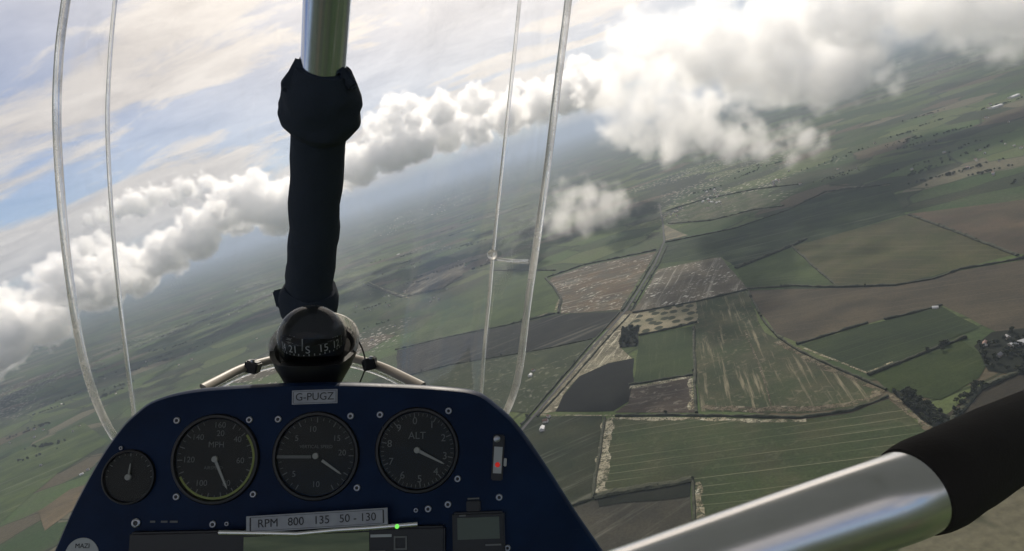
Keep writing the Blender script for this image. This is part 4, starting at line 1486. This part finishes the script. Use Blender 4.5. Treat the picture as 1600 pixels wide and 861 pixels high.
# raised hood round the back and sides, pale translucent plastic
vs_, fs = [], []
NS = 44
for i in range(NS + 1):
    a = R(-12 + 204 * i / NS)
    k = math.sin(math.pi * i / NS) ** 0.5
    for (r_, h_) in ((0.0500, -0.0088), (0.0512, -0.0088 + 0.014 * k), (0.0490, -0.0088 + 0.015 * k), (0.0455, -0.0088)):
        vs_.append(tilt @ Vector((r_ * math.cos(a), r_ * math.sin(a), h_)))
for i in range(NS):
    for j in range(4):
        fs.append((i * 4 + j, (i + 1) * 4 + j, (i + 1) * 4 + (j + 1) % 4, i * 4 + (j + 1) % 4))
part('hood', (vs_, fs), M_RINGP, comp)
dc = ctr0 + Vector((0, -0.006, 0.002))
dome = part('dome', lathe_geo([(max(0.0001, RB * math.cos(R(a))), RB * math.sin(R(a))) for a in range(-90, 91, 9)], 48, Matrix.Translation(dc)), M_DOME, comp)
CM = Matrix.Translation(dc + Vector((0, -0.001, 0.0035))) @ Matrix.Rotation(R(14), 4, 'X')
card = part('compass_card', xf(lathe_geo([(0.0001, -0.006), (0.020, -0.006), (0.0300, -0.0025), (0.0325, -0.001), (0.0325, -0.0125), (0.0310, -0.0135), (0.0001, -0.0135)], 48), CM), M_DIAL, comp)
part('backdrop_shell', lathe_geo([(max(0.0001, 0.0374 * math.cos(R(a))), 0.0374 * math.sin(R(a))) for a in range(-90, -4, 8)], 40, Matrix.Translation(dc) @ Matrix.Rotation(R(84), 4, 'X')), M_BLACK, comp)
gs = []
for i in range(36):
    a = i * 10.0
    an = R(a - 90)
    s = Vector((-math.sin(an), math.cos(an), 0))
    c_ = Vector((math.cos(an), math.sin(an), 0))
    z0, z1 = (-0.0124, -0.0100) if i % 3 else (-0.0124, -0.0110)
    q = 0.0328
    gs.append(([c_ * q - s * .0005 + Vector((0, 0, z0)), c_ * q + s * .0005 + Vector((0, 0, z0)), c_ * q + s * .0005 + Vector((0, 0, z1)), c_ * q - s * .0005 + Vector((0, 0, z1))], [(0, 1, 2, 3)]))
for k, txt in enumerate(('S', '21', '24', 'W', '30', '33', 'N', '3', '6', 'E', '12', '15')):
    vs_, fs = text_geo(txt, 0.0120, 0.0)
    a0 = R(-90 + 8 - k * 30)
    vv = []
    for v in vs_:
        an = a0 + v.x / 0.0328
        vv.append(Vector((0.0329 * math.cos(an), 0.0329 * math.sin(an), -0.0055 + v.y)))
    gs.append((vv, fs))
    vv = []
    vs_, fs = text_geo(txt, 0.0085, 0.0)
    for v in vs_:
        an = a0 - v.x / 0.026
        rr = 0.0262 - v.y
        vv.append(Vector((rr * math.cos(an), rr * math.sin(an), -0.0008 - (0.0325 - rr) * 0.30)))
    gs.append((vv, fs))
part('card_numerals', xf(join(*gs), CM), principled('card_white', (0.5, 0.5, 0.5), 0.5), comp, smooth=False)
part('lubber_line', box_geo(-0.0006, 0.0006, -0.0355, -0.0349, -0.010, 0.003), M_NEEDLE, comp, smooth=False).location = dc
part('cable', tube_geo(spline([cp(552, 520, 0.79) - cb, cp(566, 545, 0.80) - cb, cp(571, 572, 0.80) - cb, cp(562, 598, 0.79) - cb]), 0.0009, 8), M_BLACK, comp)

# ---------------------------------------------------------------- front strut
sb = cp(482, 640, 1.06)
strut = thing('front_strut', 'upright aluminium front strut wrapped in black padding', 'strut', sb)
SP = [cp(480, 640, 1.06), cp(484, 440, 0.985), cp(492, 190, 0.875), cp(506, 108, 0.84), cp(510, 0, 0.735), cp(516, -190, 0.62)]
axis_lo, axis_hi = cp(483, 480, 1.0), cp(512, -10, 0.72)
AX = (axis_hi - axis_lo).normalized()


def sax(t):
    return axis_lo + (axis_hi - axis_lo) * t - sb


part('tube', tube_geo([sax(-0.6), sax(0.4), sax(0.8), sax(1.0), sax(1.6)], 0.0255, 40), M_ALUS, strut)
n_ = 26
part('padding', tube_geo([sax(-0.02 + 0.745 * i / n_) + Vector((0.004 * noise.noise(Vector((i * .3, 0, 0))), 0, 0)) for i in range(n_ + 1)], [0.0335 + 0.0012 * noise.noise(Vector((i * .35, 3, 0))) for i in range(n_ + 1)], 32, wob=0.05), M_PADF, strut)


def bundle(t0, t1, radii, seed, amp):
    n = len(radii)
    pts = [sax(t0 + (t1 - t0) * i / (n - 1)) for i in range(n)]
    return tube_geo(pts, radii, 48, wob=amp, seed=seed)


part('strap_bundle', bundle(0.625, 0.815, [0.030, 0.039, 0.0445, 0.0465, 0.0470, 0.0472, 0.0470, 0.0462, 0.043, 0.037, 0.031], 2.3, 0.13), M_PADF, strut)
part('strap_tail', xf(box_geo(-0.010, 0.010, -0.006, 0.006, -0.022, 0.022, 0.004), Matrix.Translation(sax(0.80) + Vector((-0.027, -0.012, -0.006))) @ Matrix.Rotation(R(28), 4, 'Y')), M_PADF, strut)
part('strap_tail', xf(box_geo(-0.006, 0.006, -0.005, 0.005, -0.014, 0.014, 0.003), Matrix.Translation(sax(0.80) + Vector((0.031, -0.010, -0.008))) @ Matrix.Rotation(R(-35), 4, 'Y')), M_PADF, strut)
part('lower_strap', bundle(-0.05, 0.09, [0.032, 0.040, 0.0425, 0.0425, 0.041, 0.036], 5.1, 0.10), M_PADF, strut)
part('strap_tail', xf(box_geo(-0.008, 0.008, -0.005, 0.005, -0.013, 0.013, 0.002), Matrix.Translation(sax(0.035) + Vector((-0.039, -0.012, 0.002))) @ Matrix.Rotation(R(-14), 4, 'Y')), M_PADF, strut)

# ---------------------------------------------------------------- windscreen
wb = cp(490, 700, 1.0)
screen = thing('windscreen', 'clear bent plastic windscreen with thick pale edges', 'windscreen', wb)
EL = [(196, 705, .735), (172, 672, .735), (150, 625, .735), (130, 560, .73), (112, 460, .725), (98, 340, .72), (89, 200, .71), (92, 90, .70), (103, 0, .69), (118, -90, .68), (150, -220, .67)]
CL = [(222, 712, .985), (212, 668, .985), (207, 630, .985), (198, 560, .98), (186, 460, .97), (175, 340, .96), (168, 200, .94), (172, 90, .92), (180, 0, .91), (190, -90, .90), (212, -220, .88)]
ER = [(762, 690, .735), (782, 660, .735), (800, 622, .735), (812, 575, .73), (824, 480, .725), (840, 370, .72), (858, 240, .71), (874, 110, .70), (888, 0, .69), (896, -90, .68), (900, -220, .67)]
CR = [(744, 712, .985), (748, 668, .985), (752, 615, .985), (757, 540, .98), (764, 470, .97), (772, 380, .96), (788, 230, .94), (801, 110, .92), (812, 0, .91), (820, -90, .90), (826, -220, .88)]
rows = []
for e, c, c2, e2 in zip(EL, CL, CR, ER):
    a, b, d, f_ = cp(*e), cp(*c), cp(*c2), cp(*e2)
    mid = (b + d) / 2 + Vector((0, 0.22, 0))
    q1 = b.lerp(mid, 0.5) + Vector((0, 0.045, 0))
    q2 = d.lerp(mid, 0.5) + Vector((0, 0.045, 0))
    rows.append(spline([a, a.lerp(b, .5) + Vector((-0.004, 0.004, 0)), b], 3)[:-1] + spline([b, q1, mid, q2, d], 4)[:-1] + spline([d, d.lerp(f_, .5) + Vector((0.004, 0.004, 0)), f_], 3))
cols = list(zip(*rows))
cols = [spline(list(c), 3) for c in cols]
vs_ = [p - wb for c in cols for p in c]
nr = len(cols[0])
fs = [(i * nr + j, (i + 1) * nr + j, (i + 1) * nr + j + 1, i * nr + j + 1) for i in range(len(cols) - 1) for j in range(nr - 1)]
pane = part('pane', (vs_, fs), M_SCREEN, screen, autosharp=False)
for nm, pl_, r, mt in (('edge_trim', EL, 0.0039, M_EDGE), ('edge_trim', ER, 0.0040, M_EDGE), ('crease_strip', CL, 0.0026, M_CREASE), ('crease_strip', CR, 0.0026, M_CREASE)):
    ps = spline([cp(*q) - wb for q in pl_], 5)
    part(nm, tube_geo(ps, [r * (1 + 0.06 * noise.noise(Vector((i * .21, r * 900, 0)))) for i in range(len(ps))], 14, flat=1.25), mt, screen)
RIM = [(318, 606, .86), (345, 592, .90), (375, 577, .94), (405, 567, .97), (445, 558, 1.0), (490, 554, 1.01), (535, 557, 1.0), (575, 566, .97), (605, 577, .94), (632, 590, .90), (660, 604, .86)]
ps = spline([cp(*q) - wb for q in RIM], 5)
part('nose_rim', tube_geo(ps, 0.0066, 14, flat=0.5), M_TANRIM, screen)
ps2 = [p + Vector((0, -0.004, -0.0105)) for p in ps]
part('nose_rim_seal', tube_geo(ps2, 0.0030, 10), M_EDGE, screen)
for (u, v, ro) in ((395, 573, 14), (578, 568, -14)):
    c = cp(u, v, 0.955) - wb
    cl = part('rim_clip', xf(box_geo(-0.0095, 0.0095, -0.010, 0.010, -0.0085, 0.0085, 0.002), Matrix.Translation(c) @ Matrix.Rotation(R(ro), 4, 'Y')), M_BLACK, screen, smooth=False)
    part('clip_bolt', xf(lathe_geo([(0.003, 0), (0.003, .003), (.002, .004), (.0001, .004)], 12), Matrix.Translation(c + Vector((0.004, -0.011, 0.008)))), M_STEEL, cl)
part('screen_fastener', xf(lathe_geo([(0.0001, -.006), (0.006, -.006), (0.0075, 0), (0.006, .005), (.0001, .006)], 16), Matrix.Translation(cp(769, 398, .955) - wb) @ Matrix.Rotation(R(70), 4, 'X')), M_EDGE, screen)
part('pale_strip', tube_geo([cp(776, 405, .95) - wb, cp(800, 408, .90) - wb, cp(826, 409, .80) - wb], 0.0026, 8, flat=0.4), M_CREASE, screen)  # pale horizontal smear beside the fastener, modelled as a thin strip

# ---------------------------------------------------------------- control bar
bb = cp(1200, 850, 0.262)
bar = thing('control_bar', 'polished aluminium control bar with a black foam grip', 'control bar', bb)
T = spline([cp(560, 1064, 0.285), cp(760, 996, 0.276), cp(986, 919, 0.268), cp(1180, 853, 0.262), cp(1320, 806, 0.257), cp(1416, 773, 0.256), cp(1500, 730, 0.275), cp(1620, 664, 0.345), cp(1720, 620, 0.43), cp(1900, 560, 0.62)], 8)
k_end = 5 * 8
part('tube', tube_geo([p - bb for p in T[:k_end + 6]], 0.0160, 48), M_ALU, bar)
gp_ = [p - bb for p in T[k_end + 1:]]
rg = [0.0168, 0.0174] + [0.0177 + 0.0004 * noise.noise(Vector((i * .4, 0, 0))) for i in range(len(gp_) - 2)]
M_FOAM = principled('black_foam_grip', (0.024, 0.021, 0.019), 0.9, spec=0.15, bump=lambda g: (g.noise(ocoord(g), 600, 3, 0.6), 0.25, 0.001))
part('grip', tube_geo(gp_, rg, 48), M_FOAM, bar)

# ---------------------------------------------------------------- wing sail overhead (out of the picture; it shades the cockpit)
def sail_mat():
    m, g, out = new_mat('sail_cloth')
    d = g.n('ShaderNodeBsdfDiffuse')
    d.inputs[0].default_value = (0.62, 0.64, 0.67, 1)
    t = g.n('ShaderNodeBsdfTranslucent')
    t.inputs[0].default_value = (0.60, 0.62, 0.66, 1)
    mx = g.n('ShaderNodeMixShader')
    mx.inputs[0].default_value = 0.35
    g.t.links.new(d.outputs[0], mx.inputs[1])
    g.t.links.new(t.outputs[0], mx.inputs[2])
    g.t.links.new(mx.outputs[0], out.inputs[0])
    return m


wing = thing('wing', 'white flexible wing sail spread above the cockpit', 'wing', (0.0, 0.1, 1.15))
vs_, fs = [], []
NX, NY = 28, 10
for side in (0, 1):
    for i in range(NX + 1):
        x = -4.9 + 9.8 * i / NX
        k = abs(x) / 4.9
        le, te = 1.50 - 2.0 * k * k, -1.5 - 0.9 * k * (1 - k) * 2 + 0.0 * k
        for j in range(NY + 1):
            t = j / NY
            y = le + (min(te, le - 0.35) - le) * t
            z = 0.16 * math.sin(math.pi * min(1, t * 1.15)) * (1 - 0.6 * k) - 0.10 * k + (0.006 if side else 0)
            vs_.append(Vector((x, y, z)))
n1_ = (NX + 1) * (NY + 1)
for side in (0, 1):
    for i in range(NX):
        for j in range(NY):
            a = side * n1_ + i * (NY + 1) + j
            q = (a, a + 1, a + NY + 2, a + NY + 1)
            fs.append(q if side else q[::-1])
part('sail', (vs_, fs), sail_mat(), wing)
part('keel_tube', tube_geo([Vector((0, 1.45, -0.06)), Vector((0, -1.9, -0.06))], 0.025, 20), M_ALU, wing)
for sg in (-1, 1):
    part('leading_edge', tube_geo([Vector((sg * 4.9 * q, 1.51 - 2.0 * q * q, -0.10 * q)) for q in (0, .15, .3, .5, .75, 1)], 0.028, 20), M_ALU, wing)
